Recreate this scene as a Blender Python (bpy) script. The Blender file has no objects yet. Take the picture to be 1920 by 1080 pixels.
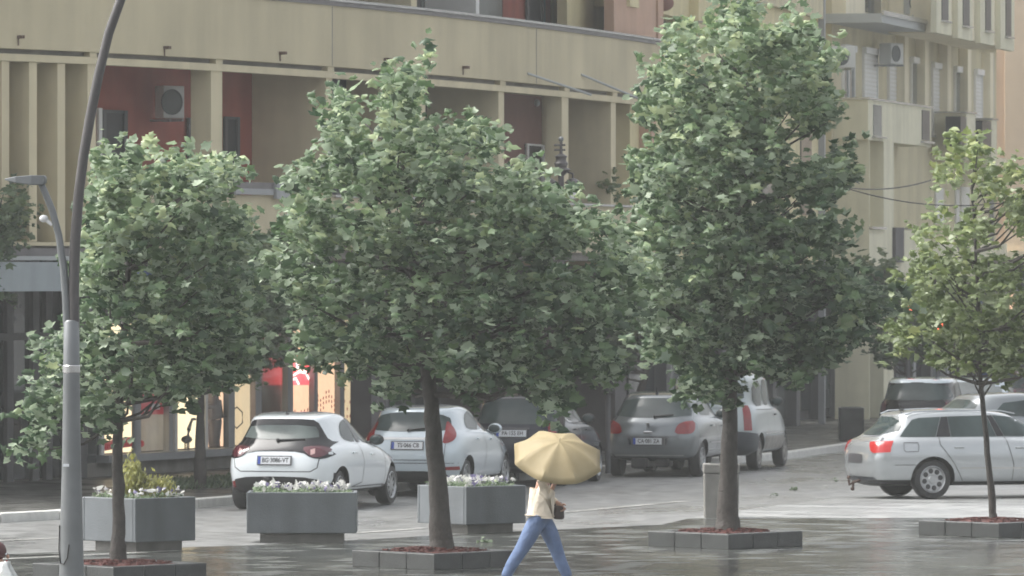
import bpy, bmesh, math, random
import numpy as np
from mathutils import Vector, Matrix
from mathutils.bvhtree import BVHTree
random.seed(7); rng=np.random.default_rng(7)
SC=bpy.context.scene; COL=SC.collection
R=math.radians; PI=math.pi
# ---------------------------------------------------------------- camera
F=12400.0; CH=3.56; HY=520.0           # focal length in photo pixels, eye height, horizon row
cd=bpy.data.cameras.new("camera"); cam=bpy.data.objects.new("camera",cd); COL.objects.link(cam)
cd.sensor_width=36; cd.lens=36*F/1920; cd.clip_start=1; cd.clip_end=3000
cam.location=(0,0,CH); cam.rotation_euler=(R(90)-math.atan(20/F),0,0)
SC.camera=cam
cd.dof.use_dof=True; cd.dof.focus_distance=47; cd.dof.aperture_fstop=15   # long lens looking past its focus through rain: soft picture
# ---------------------------------------------------------------- light
SUN_EL,SUN_AZ=R(52),R(282)
w=bpy.data.worlds.new("World"); SC.world=w; w.use_nodes=True
nt=w.node_tree; bg=nt.nodes['Background']; sky=nt.nodes.new('ShaderNodeTexSky')
sky.sky_type='NISHITA'; sky.sun_disc=False; sky.sun_elevation=SUN_EL; sky.sun_rotation=SUN_AZ
sky.air_density=1.0; sky.dust_density=6.0; sky.ozone_density=1.0
hs=nt.nodes.new('ShaderNodeHueSaturation'); hs.inputs['Saturation'].default_value=0.22   # overcast: grey cloud light
nt.links.new(sky.outputs[0],hs.inputs['Color']); nt.links.new(hs.outputs[0],bg.inputs['Color'])
bg.inputs['Strength'].default_value=0.15
sl=bpy.data.lights.new("sun",'SUN'); sl.energy=1.3; sl.angle=R(45); sl.color=(1,.97,.92)
so=bpy.data.objects.new("sun",sl); COL.objects.link(so)
sd=Vector((math.sin(SUN_AZ)*math.cos(SUN_EL),math.cos(SUN_AZ)*math.cos(SUN_EL),math.sin(SUN_EL)))
so.rotation_euler=sd.to_track_quat('Z','Y').to_euler(); so.location=(0,0,40)
SC.view_settings.view_transform='Standard'; SC.view_settings.look='None'
SC.view_settings.gamma=1; SC.view_settings.exposure=1.2
# ---------------------------------------------------------------- helpers
def W3(px,py,Y): return Vector(((px-960)*Y/F, Y, CH+(HY-py)*Y/F))
def G(px,py,z=0.0):
    Y=F*(CH-z)/(py-HY); return Vector(((px-960)*Y/F,Y,z))
def lin(c): return tuple((x/12.92 if x<=.04045 else ((x+.055)/1.055)**2.4) for x in c)
def mat(name,col,rough=.6,metal=0.,var=.12,scale=3.,bump=0.,bscale=40.,streak=0.,coat=0.,emit=None,estr=0.,dirt=0.,spec=.5,tr=0.):
    m=bpy.data.materials.new(name); m.use_nodes=True; n=m.node_tree; L=n.links; b=n.nodes['Principled BSDF']
    b.inputs['Roughness'].default_value=rough; b.inputs['Metallic'].default_value=metal
    b.inputs['Specular IOR Level'].default_value=spec
    if coat: b.inputs['Coat Weight'].default_value=coat; b.inputs['Coat Roughness'].default_value=.06
    if tr: b.inputs['Transmission Weight'].default_value=tr
    tc=n.nodes.new('ShaderNodeTexCoord')
    nz=n.nodes.new('ShaderNodeTexNoise'); nz.inputs['Scale'].default_value=scale; nz.inputs['Detail'].default_value=6
    L.new(tc.outputs['Object'],nz.inputs['Vector'])
    mr=n.nodes.new('ShaderNodeMapRange'); mr.inputs[1].default_value=.25; mr.inputs[2].default_value=.75
    mr.inputs[3].default_value=1-var; mr.inputs[4].default_value=1+var; L.new(nz.outputs[0],mr.inputs[0])
    last=mr.outputs[0]
    if streak:
        mp=n.nodes.new('ShaderNodeMapping'); mp.inputs['Scale'].default_value=(1.3,1.3,.14); L.new(tc.outputs['Object'],mp.inputs[0])
        n2=n.nodes.new('ShaderNodeTexNoise'); n2.inputs['Scale'].default_value=1.6; n2.inputs['Detail'].default_value=7; L.new(mp.outputs[0],n2.inputs['Vector'])
        m2=n.nodes.new('ShaderNodeMapRange'); m2.inputs[1].default_value=.35; m2.inputs[2].default_value=.62
        m2.inputs[3].default_value=1-streak; m2.inputs[4].default_value=1+streak*.25; L.new(n2.outputs[0],m2.inputs[0])
        mm=n.nodes.new('ShaderNodeMath'); mm.operation='MULTIPLY'; L.new(last,mm.inputs[0]); L.new(m2.outputs[0],mm.inputs[1]); last=mm.outputs[0]
    vm=n.nodes.new('ShaderNodeVectorMath'); vm.operation='SCALE'; vm.inputs[0].default_value=col; L.new(last,vm.inputs['Scale'])
    L.new(vm.outputs[0],b.inputs['Base Color'])
    if bump:
        n3=n.nodes.new('ShaderNodeTexNoise'); n3.inputs['Scale'].default_value=bscale; n3.inputs['Detail'].default_value=4; L.new(tc.outputs['Object'],n3.inputs['Vector'])
        bp=n.nodes.new('ShaderNodeBump'); bp.inputs['Strength'].default_value=bump; bp.inputs['Distance'].default_value=.02
        L.new(n3.outputs[0],bp.inputs['Height']); L.new(bp.outputs[0],b.inputs['Normal'])
    if emit: b.inputs['Emission Color'].default_value=(*emit,1); b.inputs['Emission Strength'].default_value=estr
    return m
def newobj(name,me,parent=None,loc=None):
    o=bpy.data.objects.new(name,me); COL.objects.link(o)
    if parent: o.parent=parent
    if loc is not None: o.location=loc
    return o
def tag(o,label=None,cat=None,group=None,kind=None):
    if label: o['label']=label
    if cat: o['category']=cat
    if group: o['group']=group
    if kind: o['kind']=kind
    return o
def thing(name,label,cat,loc=(0,0,0),rz=0.,group=None):
    o=newobj(name,None,None,loc); o.rotation_euler=(0,0,rz); o.empty_display_size=.2
    return tag(o,label,cat,group)
class MB:
    def __init__(s): s.v=[]; s.f=[]; s.m=[]
    def add(s,vs,fs,mi=0):
        k=len(s.v); s.v+=[tuple(v) for v in vs]; s.f+=[tuple(i+k for i in f) for f in fs]; s.m+=[mi]*len(fs); return s
    def box(s,c,d,rz=0.,mi=0,top=1.):
        x,y,z=d[0]/2,d[1]/2,d[2]/2; M=Matrix.Rotation(rz,3,'Z'); c=Vector(c)
        vs=[c+M@Vector((sx*x*(top if sz>0 else 1),sy*y*(top if sz>0 else 1),sz*z)) for sz in(-1,1) for sy in(-1,1) for sx in(-1,1)]
        return s.add(vs,[(0,2,3,1),(4,5,7,6),(0,1,5,4),(2,6,7,3),(0,4,6,2),(1,3,7,5)],mi)
    def hexa(s,p,mi=0):   # p: 4 bottom then 4 top, same order
        return s.add(p,[(3,2,1,0),(4,5,6,7),(0,1,5,4),(1,2,6,5),(2,3,7,6),(3,0,4,7)],mi)
    def prism(s,poly,z0,z1,mi=0):
        n=len(poly); vs=[(p[0],p[1],z0) for p in poly]+[(p[0],p[1],z1) for p in poly]
        return s.add(vs,[tuple(range(n-1,-1,-1)),tuple(range(n,2*n))]+[(i,(i+1)%n,n+(i+1)%n,n+i) for i in range(n)],mi)
    def tube(s,pts,rad,n=8,mi=0):
        pts=[Vector(p) for p in pts]
        if not hasattr(rad,'__len__'): rad=[rad]*len(pts)
        vs=[]; up=Vector((.13,.37,.9)).normalized(); N=len(pts)
        for i,p in enumerate(pts):
            t=(pts[min(i+1,N-1)]-pts[max(i-1,0)]).normalized()
            a=t.cross(up)
            if a.length<.05: a=t.cross(Vector((1,0,0)))
            a.normalize(); b=t.cross(a)
            for k in range(n):
                th=2*PI*k/n; vs.append(p+(a*math.cos(th)+b*math.sin(th))*rad[i])
        fs=[(i*n+k,i*n+(k+1)%n,(i+1)*n+(k+1)%n,(i+1)*n+k) for i in range(N-1) for k in range(n)]
        fs+=[tuple(range(n-1,-1,-1)),tuple(range((N-1)*n,N*n))]
        return s.add(vs,fs,mi)
    def lathe(s,prof,c=(0,0,0),n=20,axis='Z',mi=0,M=None):
        vs=[];c=Vector(c)
        for r,h in prof:
            for k in range(n):
                a=2*PI*k/n; v=Vector((r*math.cos(a),r*math.sin(a),h))
                if axis=='X': v=Vector((v.z,v.x,v.y))
                if axis=='Y': v=Vector((v.x,v.z,v.y))
                if M: v=M@v
                vs.append(c+v)
        N=len(prof)
        fs=[(i*n+k,i*n+(k+1)%n,(i+1)*n+(k+1)%n,(i+1)*n+k) for i in range(N-1) for k in range(n)]
        fs+=[tuple(range(n-1,-1,-1)),tuple(range((N-1)*n,N*n))]
        return s.add(vs,fs,mi)
    def ball(s,c,r,n=12,m=8,mi=0):
        r=r if hasattr(r,'__len__') else (r,r,r); vs=[];c=Vector(c)
        for i in range(m+1):
            t=PI*i/m
            for k in range(n):
                a=2*PI*k/n; vs.append(c+Vector((r[0]*math.sin(t)*math.cos(a),r[1]*math.sin(t)*math.sin(a),r[2]*math.cos(t))))
        return s.add(vs,[(i*n+k,i*n+(k+1)%n,(i+1)*n+(k+1)%n,(i+1)*n+k) for i in range(m) for k in range(n)],mi)
    def build(s,name,mats,parent=None,world=False,loc=None,smooth=False,bevel=0.):
        me=bpy.data.meshes.new(name); v=s.v
        off=None
        if world and parent is not None: off=Vector(parent.location)
        elif loc is not None and parent is None: off=Vector(loc)
        if off is not None: v=[(a-off.x,b-off.y,c-off.z) for a,b,c in v]
        me.from_pydata(v,[],s.f)
        if not isinstance(mats,(list,tuple)): mats=[mats]
        for m in mats: me.materials.append(m)
        if len(mats)>1: me.polygons.foreach_set('material_index',s.m)
        bm=bmesh.new(); bm.from_mesh(me); bmesh.ops.remove_doubles(bm,verts=bm.verts,dist=1e-5)
        bmesh.ops.recalc_face_normals(bm,faces=bm.faces); bm.to_mesh(me); bm.free()
        if smooth:
            me.polygons.foreach_set('use_smooth',[True]*len(me.polygons)); me.set_sharp_from_angle(angle=R(40))
        o=newobj(name,me,parent,off if parent is None else None)
        if bevel:
            b=o.modifiers.new('bevel','BEVEL'); b.width=bevel; b.segments=2; b.limit_method='ANGLE'
        return o
def apply_mods(o):
    dg=bpy.context.evaluated_depsgraph_get(); dg.update()
    me=bpy.data.meshes.new_from_object(o.evaluated_get(dg),preserve_all_data_layers=True,depsgraph=dg)
    o.modifiers.clear(); o.data=me; return o
def text_mb(txt,size,M,ext=.002,mb=None):   # built-in font turned to mesh, placed by matrix M
    cu=bpy.data.curves.new('t','FONT'); cu.body=txt; cu.size=size; cu.align_x='CENTER'; cu.align_y='CENTER'; cu.extrude=ext; cu.offset=size*.012
    o=bpy.data.objects.new('t',cu); COL.objects.link(o); dg=bpy.context.evaluated_depsgraph_get(); dg.update()
    me=bpy.data.meshes.new_from_object(o.evaluated_get(dg)); bpy.data.objects.remove(o)
    mb=mb or MB(); mb.add([M@v.co for v in me.vertices],[tuple(p.vertices) for p in me.polygons]); bpy.data.meshes.remove(me); return mb
# ---------------------------------------------------------------- materials
M={}
def dm(k,*a,**kw): M[k]=mat(k,*a,**kw)
dm('tan',(.52,.46,.31),.75,var=.13,scale=.5,streak=.09,bump=.2); dm('tan2',(.58,.515,.35),.75,var=.05,streak=.1)
dm('yellow',(.55,.44,.22),.75,var=.06,streak=.12); dm('paleyellow',(.62,.55,.33),.75,var=.06,streak=.12)
dm('red',(.30,.065,.04),.7,var=.08,streak=.15); dm('redbrown',(.20,.10,.08),.7,var=.1); dm('peach',(.50,.33,.24),.75,var=.05,streak=.1)
dm('pinkwall',(.64,.53,.41),.8,var=.04,streak=.06); dm('orangewall',(.60,.46,.35),.8,var=.04,streak=.06)
dm('olive',(.54,.49,.33),.8,var=.05,streak=.12); dm('sage',(.67,.645,.49),.8,var=.05,streak=.12); dm('cream',(.75,.69,.52),.75,var=.05,streak=.12)
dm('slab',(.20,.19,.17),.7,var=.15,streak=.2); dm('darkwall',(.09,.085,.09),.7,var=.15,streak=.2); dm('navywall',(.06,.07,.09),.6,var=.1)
dm('flash',(.55,.55,.54),.25,.6,var=.1); dm('gutter',(.16,.15,.15),.5,var=.2); dm('rust',(.10,.06,.045),.8,var=.3)
dm('whiteframe',(.72,.72,.70),.4,var=.04); dm('darkframe',(.07,.07,.075),.5,var=.1); dm('greyframe',(.30,.31,.32),.45,var=.08)
dm('glass',(.035,.042,.045),.06,var=.2,spec=.8); dm('glasslight',(.15,.17,.165),.12,var=.35,scale=1.5,spec=.5); dm('shutter',(.66,.66,.62),.6,var=.04)
dm('fascia',(.30,.34,.36),.5,var=.06,streak=.15); dm('canopygrey',(.36,.38,.38),.5,var=.06)
dm('concrete',(.20,.195,.18),.75,var=.2,scale=5,bump=.4,bscale=60,streak=.12); dm('darkconcrete',(.042,.046,.045),.3,var=.4,scale=4,bump=.3,bscale=50)
dm('planter',(.125,.14,.15),.5,var=.16,scale=2.5,bump=.3,bscale=60,streak=.2); dm('mulch',(.11,.036,.03),.8,var=.5,scale=25,bump=1,bscale=60)
dm('soil',(.03,.025,.02),.9,var=.3); dm('bark',(.055,.048,.042),.7,var=.35,scale=9,bump=.9,bscale=35,streak=.3); dm('barklight',(.075,.06,.05),.7,var=.35,scale=9,bump=.7,bscale=35,streak=.3)
dm('pole',(.17,.18,.185),.4,.4,var=.12,scale=4,streak=.12); dm('poledark',(.085,.08,.08),.4,.4,var=.12); dm('black',(.012,.012,.013),.45,var=.2); dm('blackgloss',(.012,.012,.014),.12,var=.1)
dm('whiteplastic',(.7,.7,.7),.4,var=.05); dm('acwhite',(.52,.53,.51),.5,var=.06,streak=.08)
dm('tyre',(.018,.018,.019),.55,var=.15); dm('rim',(.42,.43,.44),.28,.75,var=.08); dm('rimdark',(.03,.03,.032),.5,var=.1)
dm('paintwhite',(.74,.79,.81),.14,0,var=.02,coat=1); dm('paintpearl',(.50,.57,.61),.16,.15,var=.02,coat=1)
dm('paintsilver',(.42,.445,.455),.2,.4,var=.02,coat=1); dm('paintlead',(.17,.19,.20),.18,.35,var=.03,coat=.7); dm('paintgrey',(.22,.24,.25),.3,.45,var=.03,coat=1)
dm('paintnavy',(.010,.012,.024),.14,.0,var=.03,coat=.3,spec=.3); dm('paintdark',(.016,.015,.017),.16,.0,var=.03,coat=.3,spec=.3); dm('paintvan',(.36,.41,.42),.3,.15,var=.04,coat=.8); dm('paintmaroon',(.05,.02,.025),.25,.1,var=.04,coat=1)
dm('carglass',(.045,.062,.062),.12,var=.35,scale=2.5,spec=.3); dm('hatchglass',(.10,.12,.115),.12,var=.35,scale=2.5,spec=.35); dm('darkglass',(.03,.032,.036),.3,var=.2,spec=.25); dm('redlight',(.22,.012,.014),.2,var=.15,scale=12,coat=.5); dm('redlit',(.30,.015,.015),.2,var=.15,scale=12,coat=.5,emit=(1,.04,.03),estr=.12)
dm('darklight',(.09,.012,.02),.12,var=.2,coat=1); dm('clearlight',(.55,.35,.33),.15,var=.1,coat=1); dm('platewhite',(.62,.64,.66),.4,var=.05); dm('plateblue',(.03,.07,.35),.4,var=.05)
dm('chrome',(.6,.6,.6),.15,1,var=.03); dm('bumperdark',(.05,.058,.07),.45,var=.1); dm('dirty',(.28,.27,.25),.6,var=.3,scale=5)
dm('interior',(.10,.11,.11),.6,var=.2)
dm('skin',(.48,.28,.20),.5,var=.05); dm('jacket',(.72,.64,.52),.8,var=.06,bump=1,bscale=11); dm('jeans',(.13,.19,.33),.8,var=.22,scale=8,bump=1,bscale=14); dm('hair',(.05,.025,.018),.5,var=.2); dm('hairred',(.07,.02,.02),.5,var=.2)
dm('shoe',(.5,.5,.48),.5,var=.1); dm('bag',(.045,.028,.024),.4,var=.2); dm('darkcloth',(.05,.035,.035),.8,var=.2); dm('raincoat',(.6,.62,.6),.3,var=.12,scale=12,bump=1,bscale=18,spec=.8)
dm('kerb',(.62,.62,.59),.45,var=.12,scale=6,bump=.2); dm('posterred',(.30,.02,.025),.5,var=.08,emit=(.3,.02,.03),estr=.25); dm('signblue',(.05,.09,.26),.4,var=.06); dm('signwhite',(.7,.72,.75),.4,var=.05)
def em(k,c,s): M[k]=mat(k,tuple(v*.5 for v in c),.6,var=.35,scale=2.2,emit=c,estr=s)
em('litcream',(.9,.70,.45),.42); em('litbright',(1,.80,.52),.75); em('litorange',(1,.64,.42),.6); em('litdim',(.62,.53,.42),.14); em('neonred',(1,.10,.12),.9); em('neonwhite',(1,.75,.7),1.4); em('signalred',(1,.12,.05),2.5); em('reddot',(.45,.03,.03),.12)
em('litpale',(.7,.62,.48),.16)
# umbrella cloth: lets some light through
um=bpy.data.materials.new('umbrella_cloth'); um.use_nodes=True; n=um.node_tree; b=n.nodes['Principled BSDF']
b.inputs['Roughness'].default_value=.6; tc=n.nodes.new('ShaderNodeTexCoord'); nz=n.nodes.new('ShaderNodeTexNoise'); nz.inputs['Scale'].default_value=7
cr=n.nodes.new('ShaderNodeValToRGB'); cr.color_ramp.elements[0].color=(.37,.295,.155,1); cr.color_ramp.elements[1].color=(.47,.39,.23,1)
n.links.new(tc.outputs['Object'],nz.inputs['Vector']); n.links.new(nz.outputs[0],cr.inputs[0]); n.links.new(cr.outputs[0],b.inputs['Base Color'])
t=n.nodes.new('ShaderNodeBsdfTranslucent'); n.links.new(cr.outputs[0],t.inputs[0]); mx=n.nodes.new('ShaderNodeMixShader'); mx.inputs[0].default_value=.3
n.links.new(b.outputs[0],mx.inputs[1]); n.links.new(t.outputs[0],mx.inputs[2]); n.links.new(mx.outputs[0],n.nodes['Material Output'].inputs[0]); M['umbrella']=um
# leaves
def leafmat(name,dark,light,back,young):
    m=bpy.data.materials.new(name); m.use_nodes=True; n=m.node_tree; L=n.links; b=n.nodes['Principled BSDF']
    at=n.nodes.new('ShaderNodeAttribute'); at.attribute_name='tint'
    cr=n.nodes.new('ShaderNodeValToRGB'); e=cr.color_ramp.elements; e[0].color=(*dark,1); e[1].color=(*young,1); k=e.new(.6); k.color=(*light,1)  # ramp end is the palest tone, for young leaves and painted light on crowns
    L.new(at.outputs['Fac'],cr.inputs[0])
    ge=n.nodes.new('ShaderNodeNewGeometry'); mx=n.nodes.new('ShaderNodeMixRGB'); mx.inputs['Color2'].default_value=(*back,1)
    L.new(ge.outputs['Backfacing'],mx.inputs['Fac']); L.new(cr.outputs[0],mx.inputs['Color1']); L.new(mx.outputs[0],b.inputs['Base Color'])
    b.inputs['Roughness'].default_value=.45
    t=n.nodes.new('ShaderNodeBsdfTranslucent'); L.new(mx.outputs[0],t.inputs[0]); ms=n.nodes.new('ShaderNodeMixShader'); ms.inputs[0].default_value=.34
    L.new(b.outputs[0],ms.inputs[1]); L.new(t.outputs[0],ms.inputs[2]); L.new(ms.outputs[0],n.nodes['Material Output'].inputs[0]); return m
M['leaf']=leafmat('maple_leaf',(.035,.075,.035),(.14,.22,.10),(.34,.42,.29),(.42,.49,.27))
M['leafyoung']=leafmat('young_leaf',(.08,.12,.035),(.19,.25,.08),(.30,.36,.20),(.34,.38,.15))
M['leafdark']=leafmat('dark_leaf',(.045,.075,.04),(.10,.15,.07),(.16,.21,.13),(.18,.22,.09))  # darker green for far trees, grass and fallen leaves
M['shrub']=leafmat('shrub_leaf',(.20,.22,.05),(.40,.40,.12),(.38,.38,.16),(.58,.50,.12))
M['petal']=leafmat('petal',(.20,.18,.32),(.62,.63,.60),(.65,.65,.62),(.78,.78,.74))
# ---------------------------------------------------------------- ground
def groundmat(name,col,r0,r1,tile=None,bump=.25,stretch=(1,1,1),var=.25,trough=.3):
    m=bpy.data.materials.new(name); m.use_nodes=True; n=m.node_tree; L=n.links; b=n.nodes['Principled BSDF']
    tc=n.nodes.new('ShaderNodeTexCoord'); mp=n.nodes.new('ShaderNodeMapping'); mp.inputs['Scale'].default_value=stretch; L.new(tc.outputs['Object'],mp.inputs[0])
    nz=n.nodes.new('ShaderNodeTexNoise'); nz.inputs['Scale'].default_value=.55; nz.inputs['Detail'].default_value=8; nz.inputs['Roughness'].default_value=.62; L.new(mp.outputs[0],nz.inputs['Vector'])
    rr=n.nodes.new('ShaderNodeMapRange'); rr.inputs[1].default_value=.38; rr.inputs[2].default_value=.62; rr.inputs[3].default_value=r0; rr.inputs[4].default_value=r1
    L.new(nz.outputs[0],rr.inputs[0]); L.new(rr.outputs[0],b.inputs['Roughness'])
    n2=n.nodes.new('ShaderNodeTexNoise'); n2.inputs['Scale'].default_value=2.5; n2.inputs['Detail'].default_value=8; L.new(tc.outputs['Object'],n2.inputs['Vector'])
    cr=n.nodes.new('ShaderNodeMapRange'); cr.inputs[1].default_value=.3; cr.inputs[2].default_value=.7; cr.inputs[3].default_value=1-var; cr.inputs[4].default_value=1+var; L.new(n2.outputs[0],cr.inputs[0])
    vm=n.nodes.new('ShaderNodeVectorMath'); vm.operation='SCALE'; vm.inputs[0].default_value=col; L.new(cr.outputs[0],vm.inputs['Scale'])
    n3=n.nodes.new('ShaderNodeTexNoise'); n3.inputs['Scale'].default_value=22; n3.inputs['Detail'].default_value=3; L.new(tc.outputs['Object'],n3.inputs['Vector'])
    hsum=n3.outputs[0]; out=vm.outputs[0]
    if tile:
        mp2=n.nodes.new('ShaderNodeMapping'); mp2.inputs['Rotation'].default_value=(0,0,R(tile[2])); L.new(tc.outputs['Object'],mp2.inputs[0])
        br=n.nodes.new('ShaderNodeTexBrick'); br.inputs['Scale'].default_value=1; br.inputs['Brick Width'].default_value=tile[0]; br.inputs['Row Height'].default_value=tile[1]
        br.inputs['Mortar Size'].default_value=.012; br.inputs['Color1'].default_value=(.75,.75,.75,1); br.inputs['Color2'].default_value=(1.2,1.2,1.2,1); br.inputs['Mortar'].default_value=(.35,.35,.35,1)
        L.new(mp2.outputs[0],br.inputs['Vector'])
        tr=n.nodes.new('ShaderNodeMapRange'); tr.inputs[1].default_value=1.0; tr.inputs[2].default_value=1.2; tr.inputs[3].default_value=0; tr.inputs[4].default_value=trough; L.new(br.outputs['Color'],tr.inputs[0])
        ra=n.nodes.new('ShaderNodeMath'); ra.operation='ADD'; L.new(rr.outputs[0],ra.inputs[0]); L.new(tr.outputs[0],ra.inputs[1]); L.new(ra.outputs[0],b.inputs['Roughness'])
        n4=n.nodes.new('ShaderNodeTexNoise'); n4.inputs['Scale'].default_value=2.2; n4.inputs['Detail'].default_value=2; L.new(tc.outputs['Object'],n4.inputs['Vector'])
        a4=n.nodes.new('ShaderNodeMath'); a4.operation='MULTIPLY_ADD'; L.new(n4.outputs[0],a4.inputs[0]); a4.inputs[1].default_value=3.0; L.new(hsum,a4.inputs[2]); hsum=a4.outputs[0]
        mu=n.nodes.new('ShaderNodeVectorMath'); mu.operation='MULTIPLY'; L.new(out,mu.inputs[0]); L.new(br.outputs['Color'],mu.inputs[1]); out=mu.outputs[0]
        ad=n.nodes.new('ShaderNodeMath'); ad.operation='MULTIPLY_ADD'; L.new(br.outputs['Fac'],ad.inputs[0]); ad.inputs[1].default_value=-1.2; L.new(hsum,ad.inputs[2]); hsum=ad.outputs[0]
    L.new(out,b.inputs['Base Color'])
    bp=n.nodes.new('ShaderNodeBump'); bp.inputs['Strength'].default_value=bump; bp.inputs['Distance'].default_value=.01; L.new(hsum,bp.inputs['Height']); L.new(bp.outputs[0],b.inputs['Normal'])
    return m
M['road']=groundmat('wet_asphalt',(.165,.168,.165),.24,.60,bump=.8,stretch=(.5,.22,1),var=.45)
M['plaza']=groundmat('wet_plaza_pavers',(.06,.064,.058),.05,.20,tile=(.42,.42,40),bump=.5,stretch=(1.5,1.5,1),var=.4)
M['crossing']=groundmat('wet_pale_pavers',(.24,.245,.24),.25,.5,tile=(1.2,.6,20),bump=.3,stretch=(.4,1,1))
M['pavement']=groundmat('pavement',(.075,.075,.068),.30,.5,tile=(.4,.4,20),bump=.3)
def sheet(name,poly,z,m,kind='structure'):
    mb=MB(); mb.add([(p[0],p[1],z) for p in poly],[tuple(range(len(poly)))]); o=mb.build(name,m); o['kind']=kind; return o
sheet('road',[(-400,-100),(400,-100),(400,900),(-400,900)],0,M['road'])
PB=[G(-700,1085),G(0,1040),G(370,1026),G(463,1023),G(671,1013),G(803,1005),G(950,998),G(1240,984),G(1290,973)]
sheet('plaza',[(-30,-50)]+[(-30,PB[0].y)]+[(p.x,p.y) for p in PB]+[(p.x,p.y) for p in(G(1600,972),G(2500,973))]+[(60,97),(60,-50)],.004,M['plaza'])
sheet('crossing_pavement',[(p.x,p.y) for p in(G(1290,973),G(1330,965),G(1445,950),G(1560,936),G(1750,935),G(2600,935),G(2600,973),G(1600,972))],.006,M['crossing'])
# far pavement with its kerb
KP=[(-30,83),(-14,90)]+[(p.x,p.y) for p in(G(0,980),G(110,974),G(370,952),G(430,947))]+[(-1.4,111.6),(1.45,119.5),(4.0,126.0),(5.5,130.0),(8.0,141),(12,160),(20,200),(40,330)]
mb=MB(); poly=KP+[(-200,330),(-200,83)]; mb.prism(poly,-.05,.12); mb.build('pavement',M['pavement'])['kind']='structure'
def offset_line(P,d):
    out=[]
    for i,p in enumerate(P):
        a=Vector(P[max(i-1,0)]); b=Vector(P[min(i+1,len(P)-1)]); t=(b-a).normalized(); out.append((p[0]+t.y*d,p[1]-t.x*d))
    return out
mb=MB(); k0=offset_line(KP[:-1],0.0); k1=offset_line(KP[:-1],-.22); kk=offset_line(KP[:-1],.03)
# individual kerb stones with joints
acc=[]
for i in range(len(kk)-1):
    a,b_=Vector(kk[i]),Vector(kk[i+1]); c,d_=Vector(k1[i]),Vector(k1[i+1]); L_=(b_-a).length; n_=max(1,int(L_/1.0))
    for j in range(n_):
        t0,t1=j/n_,(j+1)/n_-.02/L_*1.0
        q=[a.lerp(b_,t0),a.lerp(b_,t1),c.lerp(d_,t1),c.lerp(d_,t0)]
        mb.hexa([(p.x,p.y,-.02) for p in q]+[(p.x,p.y,.135) for p in q])
mb.build('kerb',M['kerb'],bevel=.012)['kind']='structure'
# painted road lines / patch strips seen as pale streaks
M['roadpaint']=groundmat('worn_road_paint',(.42,.42,.40),.2,.4,bump=.2)
mb=MB()
for (a,b_) in [((-60,1052),(340,1033)),((-60,1017),(150,1008)),((670,1000),(800,991)),((1050,962),(1290,940))]:
    p,q=G(*a),G(*b_); t=(q-p).normalized()*1; nn=Vector((-t.y,t.x,0))*.09
    mb.add([(v.x,v.y,.008) for v in(p-nn,q-nn,q+nn,p+nn)],[(0,1,2,3)])
mb.build('road_marking',M['roadpaint'])['kind']='structure'

# ---------------------------------------------------------------- curved loggia building
def FC(u,d):
    m=3.2+.24*u; k=math.sqrt(1+m*m); return (u-m/k*d, 122.2+3.2*u+.12*u*u+d/k)
def U(px,d=0.):
    a,b_=-12.,6.
    for _ in range(40):
        c=(a+b_)/2; x,y=FC(c,d)
        if x/y*F+960<px: a=c
        else: b_=c
    return a
def ZF(px,py,d=0.): x,y=FC(U(px,d),d); return CH+(HY-py)*y/F
def band(mb,u0,u1,d0,d1,z0,z1,n=None,mi=0):
    n=n or max(1,int(abs(u1-u0)/.35)); vs=[]
    for i in range(n+1):
        u=u0+(u1-u0)*i/n; a=FC(u,d0); b_=FC(u,d1); vs+=[(*a,z0),(*b_,z0),(*b_,z1),(*a,z1)]
    fs=[(0,1,2,3),tuple(4*n+i for i in(3,2,1,0))]
    for i in range(n):
        for k in range(4): fs.append((4*i+k,4*i+(k+1)%4,4*i+4+(k+1)%4,4*i+4+k))
    return mb.add(vs,fs,mi)
B1=thing('apartment_building','curved tan apartment building with balcony bands, red recessed walls and lit shops','building',(*FC(-4,2),0))
def bp(name,m,*bands,lab=None,par=None):
    mb=MB()
    for b_ in bands: band(mb,*b_)
    o=mb.build(name,m,B1,world=True)
    if par: o.parent=par
    if lab: o['label']=lab
    return o
uL,uR=-12.,U(1230)
ZT,ZB=8.26,7.17
bp('parapet',M['tan'],(uL,uR,-.06,.08,ZB,ZT),lab='upper tan parapet band with rusty spouts')
bp('coping',M['flash'],(uL,uR,-.12,.14,ZT+.03,ZT+.075)); bp('gutter',M['gutter'],(uL,uR,-.09,.10,ZT-.045,ZT+.028))
bp('beam',M['tan2'],(uL,uR,-.03,.12,6.975,7.09))
bp('floor_slab',M['slab'],(uL,uR,.083,1.42,7.10,7.24)); bp('floor_slab',M['slab'],(uL,uR,.083,7,3.88,4.06))
bp('parapet',M['tan'],(U(400),uR,-.05,.08,4.03,4.93),(U(172)+.06,U(400)-.002,-.05,.08,4.03,4.93),lab='lower tan parapet half hidden by trees')
bp('coping',M['flash'],(U(620),uR,-.10,.13,4.935,4.975))
for px in(172,408,617,792,940,1060,1150): bp('beam_post',M['tan2'],(U(px)-.05,U(px)+.05,-.035,.12,7.092,7.168))
for px in(617,1000): bp('wall_joint',M['slab'],(U(px)-.006,U(px)+.006,-.0625,-.061,7.18,8.20))
bp('sill_strip',M['tan2'],(uL,U(172),-.05,.3,4.06,4.12)); bp('gutter',M['gutter'],(uL,U(400),-.12,.08,3.90,4.02))
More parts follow.
